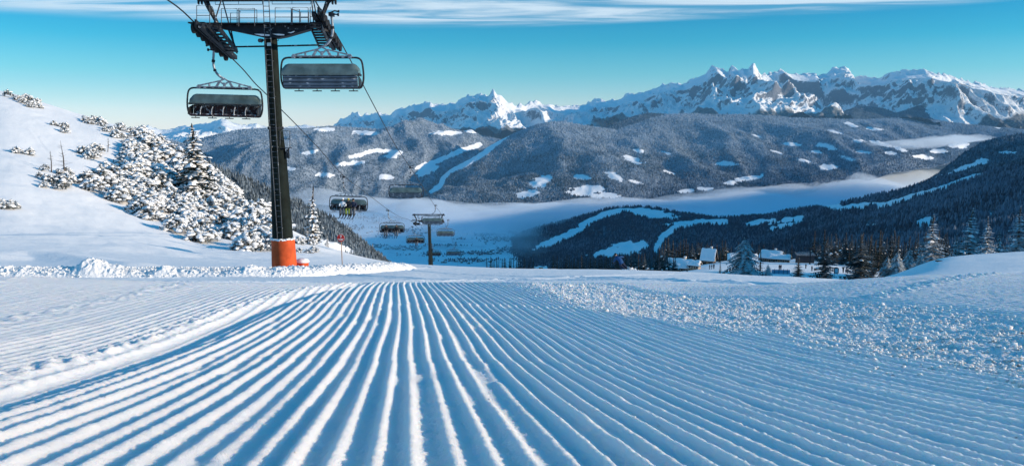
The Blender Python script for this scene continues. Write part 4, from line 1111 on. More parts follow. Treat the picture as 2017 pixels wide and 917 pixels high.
# ------------------------------------------------------------------ chairlift
M_STEEL = m_plain('galvanised_steel', (.045, .056, .07), .5, .2, .4, .3, 5.0, frost=.12)
M_DARK = m_plain('dark_steel', (.014, .018, .025), .6, .0, .15, .35, 4.0, frost=.06)
M_POLE = m_plain('green_grey_paint', (.011, .016, .0145), .7, 0, .06, .4, 1.6, bump=.004, frost=.0)
M_ORANGE = m_plain('orange_base_paint', (.56, .085, .022), .75, 0, .2, .22, 2.0, bump=.01, frost=.0)
M_ROPE = m_plain('wire_rope', (.03, .032, .036), .5, .6, .4, .2, 20.0)
M_HOOD = m_plain('tinted_hood', (.10, .145, .148), .26, 0, .4, .3, 2.2, frost=.0)
M_SLAT = m_plain('back_slats', (.085, .12, .165), .35, .2, .5, .25, 3.0, frost=.05)
M_SEAT = m_plain('seat_cushion', (.040, .018, .022), .7, 0, .3, .4, 3.5, frost=.36)
M_FRAME = m_plain('dark_chair_tube', (.018, .02, .024), .45, .2, .5, .3, 6.0, frost=.04)
M_PALE = m_plain('frosted_hanger', (.20, .24, .29), .5, .2, .4, .3, 9.0, frost=.30)
M_PLATE = m_plain('number_plate', (.5, .62, .62), .5, 0, .3, .2, 9.0)
M_BLACK = m_plain('black_rubber', (.012, .012, .014), .7, 0, .3, .3, 9.0)

def d_left(px, x32=-11.87, m=-.0446):
    """distance at which the straight rope line in plan crosses the photo column px"""
    k = (px - 1008.5) / FPX * .99
    return (x32 - 32 * m) / (k - m)
def d_right(px): return d_left(px, -7.17)

def make_pylon():
    base_d = 32.0; B = W(560, 524, base_d)
    root = empty('lift_pylon', B, 0, 'big dark lift pylon with orange base, ladder and crossarm beside the run', 'lift pylon', 'pylons of the chairlift')
    L = lambda px, py, dd=0.0: W(px, py, base_d + dd) - B
    s = base_d / FPX
    # orange foot, eight-sided with softened edges, snow lying on its shoulder
    mb = MB(); mb.tube([L(561, 548), L(560, 520), L(557.5, 472), L(557.3, 470)], [.50, .485, .455, .44], 20)
    foot = mb.build('base', M_ORANGE, root, True)
    mb = MB(); c = L(557.3, 470)
    for k in range(34):
        a = 6.283 * k / 34; r = .425 + random.uniform(-.015, .03)
        mb.box(c + Vector((math.cos(a) * r, math.sin(a) * r, .012 + random.uniform(-.01, .02))), (.10, .09, .05 + random.uniform(0, .03)), Matrix.Rotation(a, 3, 'Z'))
    mb.build('snow_clumps', M_LOAD, foot, True)
    mb = MB(); mb.tube([L(557, 470.5), L(549, 318), L(543, 252), L(533, 77)], [.405, .315, .262, .248], 28)
    pole = mb.build('pole', M_POLE, root, True)
    mb = MB(); mb.disc(L(543, 252), (.05, 0, 1), .31, .05, 24)
    for k in range(14):
        a = 6.283 * k / 14; mb.tube([L(543, 252) + Vector((math.cos(a) * .285, math.sin(a) * .285, -.05)), L(543, 252) + Vector((math.cos(a) * .285, math.sin(a) * .285, .05))], .015, 6)
    mb.build('flange', M_DARK, root, True)
    # ladder up the front, on past the crossarm to the top beam
    mb = MB()
    def rail(y, side):
        xl = np.interp(y, [-2, 78, 240, 470], [518.0, 521.5, 530.5, 546.5]); xr = np.interp(y, [-2, 78, 240, 470], [529.5, 533.5, 543.0, 556.5])
        dd = np.interp(y, [-2, 78, 250, 470], [-.40, -.40, -.42, -.52]); return L(xl if side == 0 else xr, y, dd)
    for side in (0, 1): mb.tube([rail(y, side) for y in (-2, 78, 160, 240, 330, 470)], .017, 6)
    y = 2.0
    while y < 468: mb.tube([rail(y, 0), rail(y, 1)], .012, 5); y += 10.6
    for y in (120, 190, 290, 380, 450):
        for side in (0, 1): mb.tube([rail(y, side), rail(y, side) + Vector((.0, .25, 0))], .012, 5)
    mb.build('ladder', M_STEEL, root, True)
    # rest platform on the right of the pole
    mb = MB()
    x0, x1, yt, ym, yb = 551.5, 571, 258, 274, 291
    for dd in (-.22, .22):
        for xx in (x0, x1): mb.tube([L(xx, yt, dd), L(xx, yb, dd)], .014, 6)
        for yy in (yt, ym): mb.tube([L(x0, yy, dd), L(x1, yy, dd)], .012, 6)
    for yy in (yt, ym): mb.tube([L(x1, yy, -.22), L(x1, yy, .22)], .012, 6)
    mb.build('rest_platform_rail', M_STEEL, root, True)
    mb = MB(); mb.box(L(559, 291.5), (.5, .52, .03)); mb.beam(L(569, 293), L(552, 316), .04, .05); mb.box(L(567, 303, -.1), (.10, .12, .34))
    mb.build('rest_platform', M_DARK, root)
    # crossarm: deep in the middle, thin at the ends
    mb = MB()
    poly = [(432, 49.5), (612, 49.5), (612, 57), (560, 72), (546, 74.5), (521, 74.5), (508, 71), (456, 60), (432, 56)]
    mb.prism([L(a, b, -.22) for a, b in poly], Vector((0, .5, 0)))
    arm = mb.build('crossarm', M_DARK, root, bevel=.012)
    mb = MB()
    for (a, b, c_, d_, w) in [(500, 66, 531, 70, 5), (536, 66, 560, 69, 4), (566, 63, 580, 62, 3)]:
        mb.prism([L(a, b + 1, -.232), L((a + c_) / 2, b + w * .2, -.232), L(c_, d_ - w * .3, -.232), L(c_, d_ + 1, -.232), L((a + c_) / 2, b + w, -.232)], Vector((0, .008, 0)))
    mb.build('frost_patch', M_LOAD, arm)
    # walkway deck on top of the arm, overhanging to both sheave trains, with lying snow
    mb = MB(); mb.box(L(522, 49.0, .05) , (4.62, .95, .05)); mb.box(L(399, 49, .0), (.62, 1.3, .05)); mb.box(L(633, 49, .0), (.56, 1.3, .05))
    deck = mb.build('deck', M_DARK, root)
    mb = MB()
    for (x0, x1, hh) in [(472, 512, .05), (545, 606, .055), (430, 462, .03), (612, 628, .04)]:
        n = 14; P = [L(x0 + (x1 - x0) * k / n, 47.8, .12) for k in range(n + 1)]
        ring = [(-.3, 0), (-.2, .6), (0, 1), (.2, .6), (.3, 0)]; vs = []; fs = []
        for k, p in enumerate(P):
            e = math.sin(math.pi * k / n) ** .6 * hh * (1 + .4 * math.sin(k * 2.1))
            for (a, b) in ring: vs.append(p + Vector((0, a, b * e + .004)))
        for k in range(n):
            for q in range(4): fs.append((k * 5 + q, k * 5 + q + 1, k * 5 + 6 + q, k * 5 + 5 + q))
        mb.add(vs, fs)
    mb.build('snow_clumps', M_LOAD, deck, True)
    # guard rails: one frame per bay, front and rear
    def frame(x0, x1, yt, yb, dd, dd2=None, mid=True, xs=0):
        dd2 = dd if dd2 is None else dd2; m = MB()
        m.tube([L(x0, yb, dd), L(x0 - xs, yt, dd), L(x1 - xs, yt, dd2), L(x1, yb, dd2)], .017, 6)
        if mid: m.tube([L(x0 - xs * .5, (yt + yb) / 2 + 1, dd), L(x1 - xs * .5, (yt + yb) / 2 + 1, dd2)], .013, 6)
        return m.build('guard_rail', M_STEEL, root, True)
    for a in [(387.5, 413, 11.5, 48, -.62), (436, 467, 17.5, 50, -.42), (470, 501.5, 17, 52, -.42), (542, 573.5, 16, 50, -.42), (576, 607, 15.5, 50, -.42), (611, 627, 14.5, 50, -.55), (454, 470, 26, 48, .48), (472, 506, 20, 49, .48), (575, 590, 19, 48, .48), (592, 608, 24, 44, .48)]: frame(*a)
    m = MB(); m.tube([L(413, 11.5, -.62), L(418, 14, .3), L(421, 22, .6), L(428, 47, .6)], .014, 6); m.tube([L(573, 18, -.42), L(591, 24, .48)], .013, 6); m.tube([L(467, 20, -.42), L(474, 24, .48)], .013, 6)
    m.build('guard_rail', M_STEEL, root, True)
    # uprights of the lifting frame and its long top beam
    for pts, w in [([(402, -8), (411, 14), (430, 50)], .16), ([(655, -8), (645, 5), (629, 48)], .15)]:
        m = MB(); P = [L(a, b, .05) for a, b in pts]
        m.tube(P, [w * .75, w * .62, w * .42], 4); m.build('upright', M_DARK, root)
    for pts in [[(436, 0, -.1), (421, 48, -.3)], [(438, 0, .1), (451, 48, .35)], [(614, 0, -.1), (618, 46, -.3)], [(617, 0, .1), (626, 44, .35)]]:
        m = MB(); m.tube([L(*p) for p in pts], .026, 6); m.build('brace', M_STEEL, root, True)
    m = MB(); m.beam(L(390, -1.5), L(661, -2.5), .22, .17); m.build('top_beam', M_DARK, root, bevel=.01)
    m = MB(); m.tube([L(424, 9.3), L(517, 8.8)], .012, 6); m.tube([L(536, 8.4), L(612, 8.2)], .012, 6)
    for xx in (424, 470, 517, 536, 575, 612): m.tube([L(xx, 9), L(xx, 1)], .010, 5)
    m.build('lower_rail', M_STEEL, root, True)
    for xx in (391, 397.5, 655, 661):
        m = MB(); m.tube([L(xx, 0), L(xx, 7), L(xx + 1, 9.5)], [.045, .045, .02], 8); m.build('lifting_hook', M_DARK, root, True)
    # tie tube under the arm, floodlight and number plate
    m = MB(); m.tube([L(462, 92.5, .1), L(545, 91, .1), L(627, 89, .1)], .032, 8); m.build('tie_tube', M_DARK, root, True)
    m = MB(); m.disc(L(512.5, 80, -.1), (-.35, -1, -.15), .075, .10, 16); lamp = m.build('floodlight', M_STEEL, root, True)
    m = MB(); m.beam(L(519, 78, -.05), L(514, 83, -.05), .05, .08); m.build('bracket', M_DARK, lamp)
    m = MB(); m.box(L(530, 87.5, -.52), (.15, .012, .12)); m.build('number_plate', M_PLATE, root)
    m = MB(); m.tube([L(547, 74, -.1), L(549.5, 77, -.1), L(548, 80.5, -.1), L(544, 80, -.1)], .012, 6); m.build('cable_loop', M_BLACK, root, True)
    # sheave trains: a beam with wheels along each rope, and a stepped catwalk inside each
    for side, (pa, pb), dfn in (('l', ((377, 44), (449, 108)), d_left), ('r', ((634, 20), (672, 90)), d_right)):
        n = 9
        P = [W(pa[0] + (pb[0] - pa[0]) * k / (n - 1), pa[1] + (pb[1] - pa[1]) * k / (n - 1), dfn(pa[0] + (pb[0] - pa[0]) * k / (n - 1))) - B for k in range(n)]
        off = Vector((0, 0, -.14))
        m = MB(); inn = .14 if side == 'l' else -.14
        m.beam(P[0] + off + Vector((inn, 0, .10)), P[-1] + off + Vector((inn, 0, .10)), .07, .30)
        m.beam(P[0] + off + Vector((inn * 2.2, 0, .02)), P[-1] + off + Vector((inn * 2.2, 0, .02)), .16, .16); m.beam(P[1] + off + Vector((inn * 2.6, 0, .14)), P[-2] + off + Vector((inn * 2.6, 0, .14)), .10, .10)
        beam = m.build('sheave_beam', M_DARK, root, bevel=.008)
        for k in range(n - 1):
            w = MB(); c = (P[k] + P[k + 1]) / 2 + off; w.disc(c, (1, 0, 0), .19, .09, 18); w.disc(c, (1, 0, 0), .06, .12, 10)
            w.build('sheave_wheel', M_BLACK, root, True)
        if side == 'l': st = [(417, 55), (431, 55), (467, 101), (445, 101)]
        else: st = [(612, 55), (633, 53), (650, 90), (628, 91)]
        m = MB(); ns = 8
        for k in range(ns):
            t = k / (ns - 1); a = Vector(st[0] + (0,)).lerp(Vector(st[3] + (0,)), t); b = Vector(st[1] + (0,)).lerp(Vector(st[2] + (0,)), t)
            dd = -1.3 + 2.6 * t; p0, p1 = L(a.x, a.y, dd), L(b.x, b.y, dd)
            m.box((p0 + p1) / 2, ((p1 - p0).length, .30, .05))
        m.beam(L(*st[1], -1.35), L(*st[2], 1.35), .05, .20); m.beam(L(*st[0], -1.35), L(*st[3], 1.35), .04, .10)
        m.build('catwalk', M_DARK, root)
        m = MB(); m.beam(L(*((425, 54) if side == 'l' else (625, 54))), (P[3] + P[4]) / 2 + off, .14, .22)
        if side == 'l': m.beam(L(450, 58, .1), L(463, 92, .4), .04, .06); m.beam(L(455, 59, .3), L(462, 92, .4), .04, .05)
        m.build('bracket', M_DARK, root)
    return root, B
PYLON, PYLON_B = make_pylon()
p2 = copy_tree(PYLON)
# second pylon 133 m down the line
B2 = W(845, 418 + (524 - (-2)) * 32.0 / 133.0, 133.0)
p2.location = B2 + Vector((.35, 0, 0)); p2['label'] = 'distant lift pylon rising over the lip of the run further down'
p2.rotation_euler = (0, 0, rad(-2.0))

# small orange box behind the base and its snow cap
def make_box():
    p = W(596, 523, 32.6); r = empty('orange_box', p, 0, 'low orange round-cornered box capped with snow beside the pylon base', 'box')
    m = MB(); m.tube([(0, 0, -.25), (0, 0, .14)], [.26, .25], 12); m.build('body', M_ORANGE, r, True)
    m = MB(); m.tube([(0, 0, .142), (0, 0, .18), (0, 0, .26), (0, 0, .31)], [.27, .285, .23, .08], 14); m.build('snow_cap', M_LOAD, r, True)
make_box()

# ---- ropes
def build_ropes():
    left = [(-260, -270), (120, -110), (330, 0), (398, 60), (441.7, 100.8), (477, 135), (503, 165), (527, 188), (554, 216), (578, 240), (625, 289), (677, 346), (720, 379), (765, 413), (790, 428), (812, 437)]
    P = [W(a, b, d_left(a)) for a, b in left]
    P = P + [W(832, 462, 205), W(846, 490, 260), W(858, 545, 330)]
    m = MB(); m.tube(bez(P, 6), .026, 8)
    tag(m.build('haul_rope', M_ROPE, None, True), 'left steel rope of the chairlift, carrying chairs that face the camera', 'rope', 'ropes of the chairlift')
    right = [(480, -330), (560, -130), (620, 0), (638, 26), (650, 50), (668, 78), (692, 122), (715, 167), (752, 237), (780, 288), (809, 331), (835, 371), (857, 406), (868, 420)]
    P = [W(a, b, d_right(a)) for a, b in right]
    P = P + [W(880, 448, 175), W(893, 480, 230), W(905, 540, 330)]
    m = MB(); m.tube(bez(P, 6), .026, 8)
    tag(m.build('haul_rope', M_ROPE, None, True), 'right steel rope of the chairlift, carrying chairs seen from behind', 'rope', 'ropes of the chairlift')
build_ropes()

# ---- six-seat chair; origin at the rope grip, +y is the way the seats face, body hangs to the left of the grip
def make_chair():
    r = empty('lift_chair', (0, 0, 0), 0, None, 'chairlift chair', 'chairs of the lift')
    cx = -.40
    m = MB(); m.box((0, 0, .02), (.16, .34, .13)); m.tube([(-.1, .02, .07), (.1, .1, .17), (.22, .12, .14)], .028, 6); m.tube([(.0, -.1, .03), (.26, -.12, .0)], .03, 6); m.disc((.27, -.12, 0), (1, 0, 0), .06, .05, 12); m.disc((.24, .12, .15), (1, 0, 0), .045, .05, 12)
    m.build('grip', M_DARK, r, True)
    hg = bez([(0, 0, -.03), (.015, 0, -.25), (.03, 0, -.48), (.01, 0, -.68), (-.08, 0, -.90), (-.22, 0, -1.05), (cx, 0, -1.16)], 6)
    m = MB(); m.tube(hg, .048, 10); h = m.build('hanger', M_PALE, r, True)
    m = MB(); m.tube([(.018, 0, -.40), (.03, 0, -.50)], .07, 10); m.tube([(-.03, 0, -.78), (-.03, 0, -.86)], .065, 8); m.build('collar', M_DARK, h, True)
    # crossbeam: flat triangle plate pierced by windows, made of its members
    m = MB(); y0 = -.035; e = Vector((0, .07, 0))
    def plate(pts): m.prism([(cx + a, y0, b) for a, b in pts], e)
    plate([(-.16, -1.20), (0, -1.10), (.16, -1.20), (.11, -1.235), (0, -1.17), (-.11, -1.235)])
    for s in (-1, 1):
        plate([(s * .16, -1.20), (s * 1.00, -1.40), (s * 1.08, -1.40), (s * 1.08, -1.50), (s * 1.0, -1.46), (s * .11, -1.235)][::s])
        plate([(s * .14, -1.228), (s * .24, -1.25), (s * .38, -1.47), (s * .27, -1.47)][::s])
        plate([(s * .58, -1.335), (s * .64, -1.35), (s * .64, -1.47), (s * .57, -1.47)][::s])
        plate([(s * .02, -1.34), (s * .13, -1.25), (s * .17, -1.29), (s * .03, -1.40)][::s])
    m.box((cx, 0, -1.475), (2.14, .07, .045)); m.box((cx, 0, -1.37), (.10, .075, .14))
    for s in (-1, 1): m.box((cx + s * 1.04, 0, -1.50), (.14, .12, .11)); m.box((cx + s * .78, 0, -1.51), (.10, .1, .07))
    m.build('crossbeam', M_PALE, r, bevel=.006)
    # tube frame right round
    fr = [(1.0, -1.53), (1.30, -1.54), (1.44, -1.62), (1.50, -1.80), (1.53, -2.15), (1.51, -2.42), (1.44, -2.60), (1.36, -2.64)]
    m = MB(); m.tube([(cx - 1.0, 0, -1.53), (cx + 1.0, 0, -1.53)], .038, 8)
    for s in (-1, 1): m.tube(bez([(cx + s * a, -.02, b) for a, b in fr], 5), .036, 8)
    m.tube([(cx - 1.37, -.02, -2.64), (cx + 1.37, -.02, -2.64)], .034, 8)
    m.build('frame', M_FRAME, r, True)
    # weather hood: curved shell with rounded shoulders
    m = MB(); nx, na = 28, 12; vs = []; fs = []
    for q in range(2):
        for i in range(nx + 1):
            x = -1.40 + 2.8 * i / nx; e_ = abs(x) / 1.40; drop = .16 * max(0, (e_ - .86) / .14) ** 2
            for k in range(na + 1):
                a = math.pi * (-.06 + 1.10 * k / na); rr = (.27 - .02 * q); yy = -.16 - math.cos(a) * rr; zz = -2.12 + math.sin(a) * (.36 - .02 * q) * (1.0) ** 1
                vs.append((cx + x * (1 - .012 * q), yy, zz - drop * max(0, math.sin(a))))
    st = (nx + 1) * (na + 1)
    for i in range(nx):
        for k in range(na):
            a = i * (na + 1) + k; fs.append((a, a + 1, a + na + 2, a + na + 1)); fs.append((st + a + na + 1, st + a + na + 2, st + a + 1, st + a))
    for i in range(nx):
        for k in (0, na): a = i * (na + 1) + k; fs.append((a, a + na + 1, st + a + na + 1, st + a)[::(1 if k == 0 else -1)])
    for i in (0, nx):
        for k in range(na): a = i * (na + 1) + k; fs.append((a + 1, a, st + a, st + a + 1)[::(1 if i == 0 else -1)])
    m.add(vs, fs); hd = m.build('hood', M_HOOD, r, True)
    m = MB(); m.box((cx, -.39, -2.15), (2.84, .05, .055)); m.box((cx, .125, -2.17), (2.78, .04, .045))
    for s in (-1, 1): m.beam((cx + s * 1.41, -.38, -2.15), (cx + s * 1.41, .12, -2.17), .05, .08)
    m.build('hood_rail', M_FRAME, hd, bevel=.008)
    for s in (-1, 1):
        m = MB(); n = 9; pts = [(cx + s * 1.385, -.16 - math.cos(math.pi * k / n) * .26, -2.16 + math.sin(math.pi * k / n) * .24) for k in range(n + 1)]
        m.prism(pts, Vector((s * .02, 0, 0))); m.build('hood_side', M_HOOD, hd)
    # backrest: wide pressed bars
    m = MB()
    for z, hh, y in [(-2.235, .10, -.33), (-2.365, .13, -.315), (-2.50, .12, -.295), (-2.60, .07, -.27)]:
        m.tube([(cx - 1.36, y, z), (cx + 1.36, y, z)], hh * .5, 10)
    m.box((cx, -.25, -2.40), (2.70, .05, .40))
    m.build('backrest', M_SLAT, r, True)
    # seats with cushions, dividers, safety-bar arms and foot rests
    for k in range(6):
        x = cx - 1.36 + 2.72 * (k + .5) / 6
        m = MB(); m.box((x, .03, -2.60), (.43, .46, .08)); m.box((x, -.205, -2.40), (.42, .06, .36)); m.build('seat', M_SEAT, r, bevel=.02)
    for k in range(1, 6):
        x = cx - 1.36 + 2.72 * k / 6
        if k % 2 == 1 or k in (2, 4):
            m = MB(); m.tube([(x, -.16, -2.20), (x, .10, -2.28), (x, .24, -2.42), (x, .26, -2.60)], .022, 6); m.build('divider', M_PALE, r, True)
    for k in range(4):
        x = cx - 1.36 + 2.72 * (k + .5) / 4 + .06
        m = MB(); m.tube([(x, .24, -2.58), (x, .30, -2.72)], .016, 6); m.tube([(x - .17, .30, -2.73), (x + .17, .30, -2.73)], .022, 6); m.build('foot_rest', M_FRAME, r, True)
    for s in (-1, 1):
        m = MB(); m.prism([(cx + s * 1.375, -.28, -2.20), (cx + s * 1.375, .26, -2.34), (cx + s * 1.375, .28, -2.60), (cx + s * 1.375, -.24, -2.64)], Vector((s * .03, 0, 0))); m.build('side_panel', M_FRAME, r)
    return r
CHAIR = make_chair()
_first = [True]
def hang(grip_px, grip_py, d, front, label, tilt=0.0):
    o = CHAIR if _first[0] else copy_tree(CHAIR)
    _first[0] = False
    o.location = W(grip_px, grip_py, d); o.rotation_euler = (0, rad(tilt), rad(180 if front else 0)); o['label'] = label
    return o
hang(653, 30, 30.6, False, 'big chair seen from behind, hanging right of the big pylon')
ch_l = hang(421, 98, 33.4, True, 'big chair facing the camera with snow on its seats, left of the big pylon', -1.5)
ch_p = hang(677, 349, d_left(677), True, 'chair carrying three skiers uphill, against the valley fog', -2.0)
hang(808, 330, d_right(808), False, 'dark empty chair seen from behind, above the distant pylon', 0)
ch_2 = hang(765, 415, d_left(765), True, 'chair with two dark riders, left of the distant pylon')
hang(857, 405, d_right(857), False, 'chair seen from behind in front of the distant pylon crossarm')
ch_3 = hang(813, 447, 133, True, 'small chair with one dark rider, just left of the distant pylon pole')
hang(882, 434, 138, False, 'small chair just right of the distant pylon crossarm')
hang(897, 478, 172, False, 'lowest small chair right of the distant pylon pole')
hang(851, 480, 178, True, 'tiny chair half hidden behind the distant pylon pole')
# ------------------------------------------------------------------ people (one skinned body each)
def skin_body(name, joints, edges, mat, parent, sub=1):
    me = bpy.data.meshes.new(name); me.from_pydata([j[:3] for j in joints], edges, []); me.update()
    o = bpy.data.objects.new(name, me); COL.objects.link(o); o.parent = parent
    sk = o.modifiers.new('skin', 'SKIN'); sk.use_smooth_shade = True
    for v, j in zip(me.skin_vertices[0].data if me.skin_vertices else [], joints): v.radius = (j[3], j[3])
    if me.skin_vertices: me.skin_vertices[0].data[0].use_root = True
    sb = o.modifiers.new('sub', 'SUBSURF'); sb.levels = sub; sb.render_levels = sub
    me.materials.append(mat); return o
def ensure_skin(o_me):
    pass
EDG = [(0, 1), (1, 2), (2, 3), (3, 4), (2, 5), (5, 6), (6, 7), (2, 8), (8, 9), (9, 10), (0, 11), (11, 12), (12, 13), (13, 14), (0, 15), (15, 16), (16, 17), (17, 18)]
def cloth(name, col): return m_plain(name, col, .8, 0, .2, .2, 14.0)
M_SKIN = m_plain('face_skin', (.45, .27, .2), .6, 0, .3, .1, 20.0)
M_SKI = m_plain('ski_base', (.05, .06, .10), .35, 0, .5, .2, 20.0)
def body_joints(pose):
    """pelvis, waist, chest, neck, head, L shoulder/elbow/hand, R shoulder/elbow/hand, L hip/knee/ankle/toe, R hip/knee/ankle/toe"""
    R = [.155, .15, .165, .065, .07, .075, .058, .045, .075, .058, .045, .105, .08, .062, .05, .105, .08, .062, .05]
    return [(*p, r) for p, r in zip(pose, R)]
SIT = [(0, 0, 0), (0, -.03, .2), (0, -.05, .42), (0, -.02, .56), (0, .01, .64), (-.2, -.04, .46), (-.27, .10, .25), (-.14, .32, .18), (.2, -.04, .46), (.27, .10, .25), (.14, .32, .18),
       (-.1, .05, -.02), (-.12, .42, -.02), (-.12, .46, -.40), (-.12, .62, -.46), (.1, .05, -.02), (.12, .42, -.02), (.12, .46, -.40), (.12, .62, -.46)]
STAND = [(0, 0, .92), (0, 0, 1.1), (0, .01, 1.33), (0, .02, 1.48), (0, .03, 1.56), (-.19, 0, 1.38), (-.26, .06, 1.1), (-.24, .2, .92), (.19, 0, 1.38), (.26, .06, 1.1), (.24, .2, .92),
         (-.1, 0, .88), (-.12, .04, .48), (-.13, -.02, .09), (-.13, .14, .05), (.1, 0, .88), (.12, .04, .48), (.13, -.02, .09), (.13, .14, .05)]
RIDE = [(.02, -.1, .70), (.0, -.02, .88), (-.03, .12, 1.10), (-.04, .2, 1.24), (-.05, .26, 1.31), (-.21, .1, 1.16), (-.40, .22, .98), (-.42, .42, .88), (.15, .1, 1.14), (.36, .2, .96), (.46, .36, .86),
        (-.09, -.08, .66), (-.08, .16, .40), (.06, .0, .06), (.06, .18, .03), (.11, -.08, .66), (.15, .16, .38), (.24, .0, .06), (.24, .18, .03)]
def person(name, loc, rz, pose, jacket, trousers, helmet, label, group=None, skis=False, scale=1.0, poles=False, tilt=(0, 0)):
    root = empty(name, loc, rz, label, 'person', group); root.scale = (scale,) * 3; root.rotation_euler = (tilt[0], tilt[1], rz)
    b = skin_body('body', body_joints(pose), EDG, jacket, root)
    h = Vector(pose[4]) + Vector((0, 0, .07))
    m = MB()
    n = 12
    for (nm, r, zs, mat, cut) in (('head', .098, 1.22, M_SKIN, None), ('helmet', .118, 1.12, helmet, -.1)):
        mb = MB(); vs = []; fs = []; rows = 8
        for i in range(rows + 1):
            a = math.pi * i / rows
            zc = math.cos(a)
            if cut is not None: zc = max(zc, cut)
            rr = math.sin(a) if cut is None or math.cos(a) > cut else math.sqrt(max(0, 1 - cut * cut)) * (1 - (cut - math.cos(a)) * .5)
            for k in range(n): vs.append(h + Vector((math.cos(6.283 * k / n) * r * rr * .92, math.sin(6.283 * k / n) * r * rr, zc * r * zs + (.018 if cut is not None else 0))))
        for i in range(rows):
            for k in range(n): fs.append((i * n + k, (i + 1) * n + k, (i + 1) * n + (k + 1) % n, i * n + (k + 1) % n))
        mb.add(vs, fs); hd = mb.build(nm, mat, root, True)
    mb = MB(); mb.box(h + Vector((0, .092, .015)), (.15, .04, .065)); mb.build('goggles', M_BLACK, root, bevel=.015)
    mb = MB(); mb.prism([h + Vector((-.015, .09, -.02)), h + Vector((.015, .09, -.02)), h + Vector((0, .125, -.035))], Vector((0, 0, -.015))); mb.build('nose', M_SKIN, root)
    # trousers as tubes hugging the legs
    for a, k, f, t in ((11, 12, 13, 14), (15, 16, 17, 18)):
        A, K, F, T = (Vector(pose[q]) for q in (a, k, f, t))
        mb = MB(); mb.tube([A, (A + K) / 2, K, (K + F) / 2, F + (K - F) * .08], [.128, .112, .098, .09, .088], 10); mb.build('trouser_leg', trousers, root, True)
        mb = MB(); mb.tube([F + (K - F) * .16, F, F + (T - F) * .35 - Vector((0, 0, .02)), T + (T - F) * .2], [.075, .085, .075, .055], 8); mb.build('boot', M_BLACK, root, True)
        if skis:
            d = (T - F); d.z *= .6; d.normalize(); c = F + d * .1 + Vector((0, 0, -.11))
            mb = MB(); mb.beam(c - d * .72, c + d * .72, .085, .02); mb.beam(c + d * .72, c + d * .92 + Vector((0, 0, .10)), .08, .015); mb.build('ski', M_SKI, root)
    for q, e in ((7, 6), (10, 9)):
        P, E = Vector(pose[q]), Vector(pose[e]); d = (P - E).normalized(); s = d.cross(Vector((0, 0, 1))).normalized()
        mb = MB(); mb.tube([P - d * .03, P + d * .05, P + d * .10], [.05, .052, .045], 8)
        for k in range(4): mb.tube([P + d * .09 + s * (.03 - .02 * k), P + d * (.15 + .01 * (k in (1, 2))) + s * (.032 - .021 * k), P + d * .165 + s * (.03 - .02 * k) - Vector((0, 0, .04))], [.013, .012, .01], 6)
        mb.tube([P + d * .03 + s * .045, P + d * .08 + s * .07, P + d * .115 + s * .055], [.014, .013, .01], 6)
        mb.build('glove', M_BLACK, root, True)
        if poles:
            mb = MB(); mb.tube([P + d * .13 + Vector((0, 0, .05)), P + d * .10 + Vector((s.x * .2, -.55, -.72))], .012, 6); mb.build('ski_pole', M_BLACK, root, True)
    return root
J = dict(white=cloth('white_jacket', (.72, .74, .78)), dark=cloth('black_jacket', (.02, .022, .026)), navy=cloth('navy_jacket', (.025, .035, .07)), blue=cloth('blue_suit', (.014, .07, .20)), lime=cloth('yellow_green_trousers', (.26, .30, .06)), grey=cloth('grey_trousers', (.09, .10, .12)), red=cloth('dark_red_trousers', (.09, .015, .03)), silver=cloth('white_helmet', (.75, .77, .8)), yel=cloth('yellow_helmet', (.6, .5, .1)))

def seat_of(ch, k):
    """world point of seat k (0..5) of a chair facing the camera; k counts from the left of the photo"""
    bpy.context.view_layer.update()
    x = -.40 - 1.36 + 2.72 * ((5 - k) + .5) / 6
    return ch.matrix_world @ Vector((x, .20, -2.50))
person('person', seat_of(ch_p, 1) + Vector((.28, 0, 0)), math.pi, SIT, J['white'], J['grey'], J['silver'], 'skier in white jacket, leftmost of three on the chair', 'skiers riding the chairs', True)
person('person', seat_of(ch_p, 2) + Vector((.28, 0, 0)), math.pi, SIT, J['dark'], J['lime'], J['yel'], 'skier with yellow-green trousers, middle of three on the chair', 'skiers riding the chairs', True)
person('person', seat_of(ch_p, 3) + Vector((.22, 0, 0)), math.pi, SIT, J['navy'], J['grey'], J['dark'], 'skier in navy jacket, rightmost of three on the chair', 'skiers riding the chairs', True)
person('person', seat_of(ch_2, 1), math.pi, SIT, J['dark'], J['grey'], J['dark'], 'dark rider on the left of the chair nearest the distant pylon', 'skiers riding the chairs', True)
person('person', seat_of(ch_2, 4) + Vector((-.1, 0, 0)), math.pi, SIT, J['dark'], J['grey'], J['dark'], 'dark rider on the right of the chair nearest the distant pylon', 'skiers riding the chairs', True)
person('person', seat_of(ch_3, 3), math.pi, SIT, J['dark'], J['grey'], J['dark'], 'single dark rider on the small chair by the distant pylon', 'skiers riding the chairs', True)
_p = G(1230, 78)
person('person', _p, rad(12), RIDE, J['blue'], J['navy'], J['dark'], 'skier in blue leaning into a turn at the lip of the run', None, True, 1.22, True, (0, rad(-27)))
P_ = np.array([(_p.x + .55 + random.gauss(0, .35), _p.y + random.gauss(.1, .3), 0) for _ in range(140)])
P_[:, 2] = ground_z(P_[:, 0], P_[:, 1]) + np.abs(RNG.normal(0, .13, 140)) * np.exp(-((P_[:, 0] - _p.x - .7) / .5) ** 2)
tag(lumps('snow_spray', P_, RNG.uniform(.03, .11, 140), M_BANK, 77), kind='stuff')

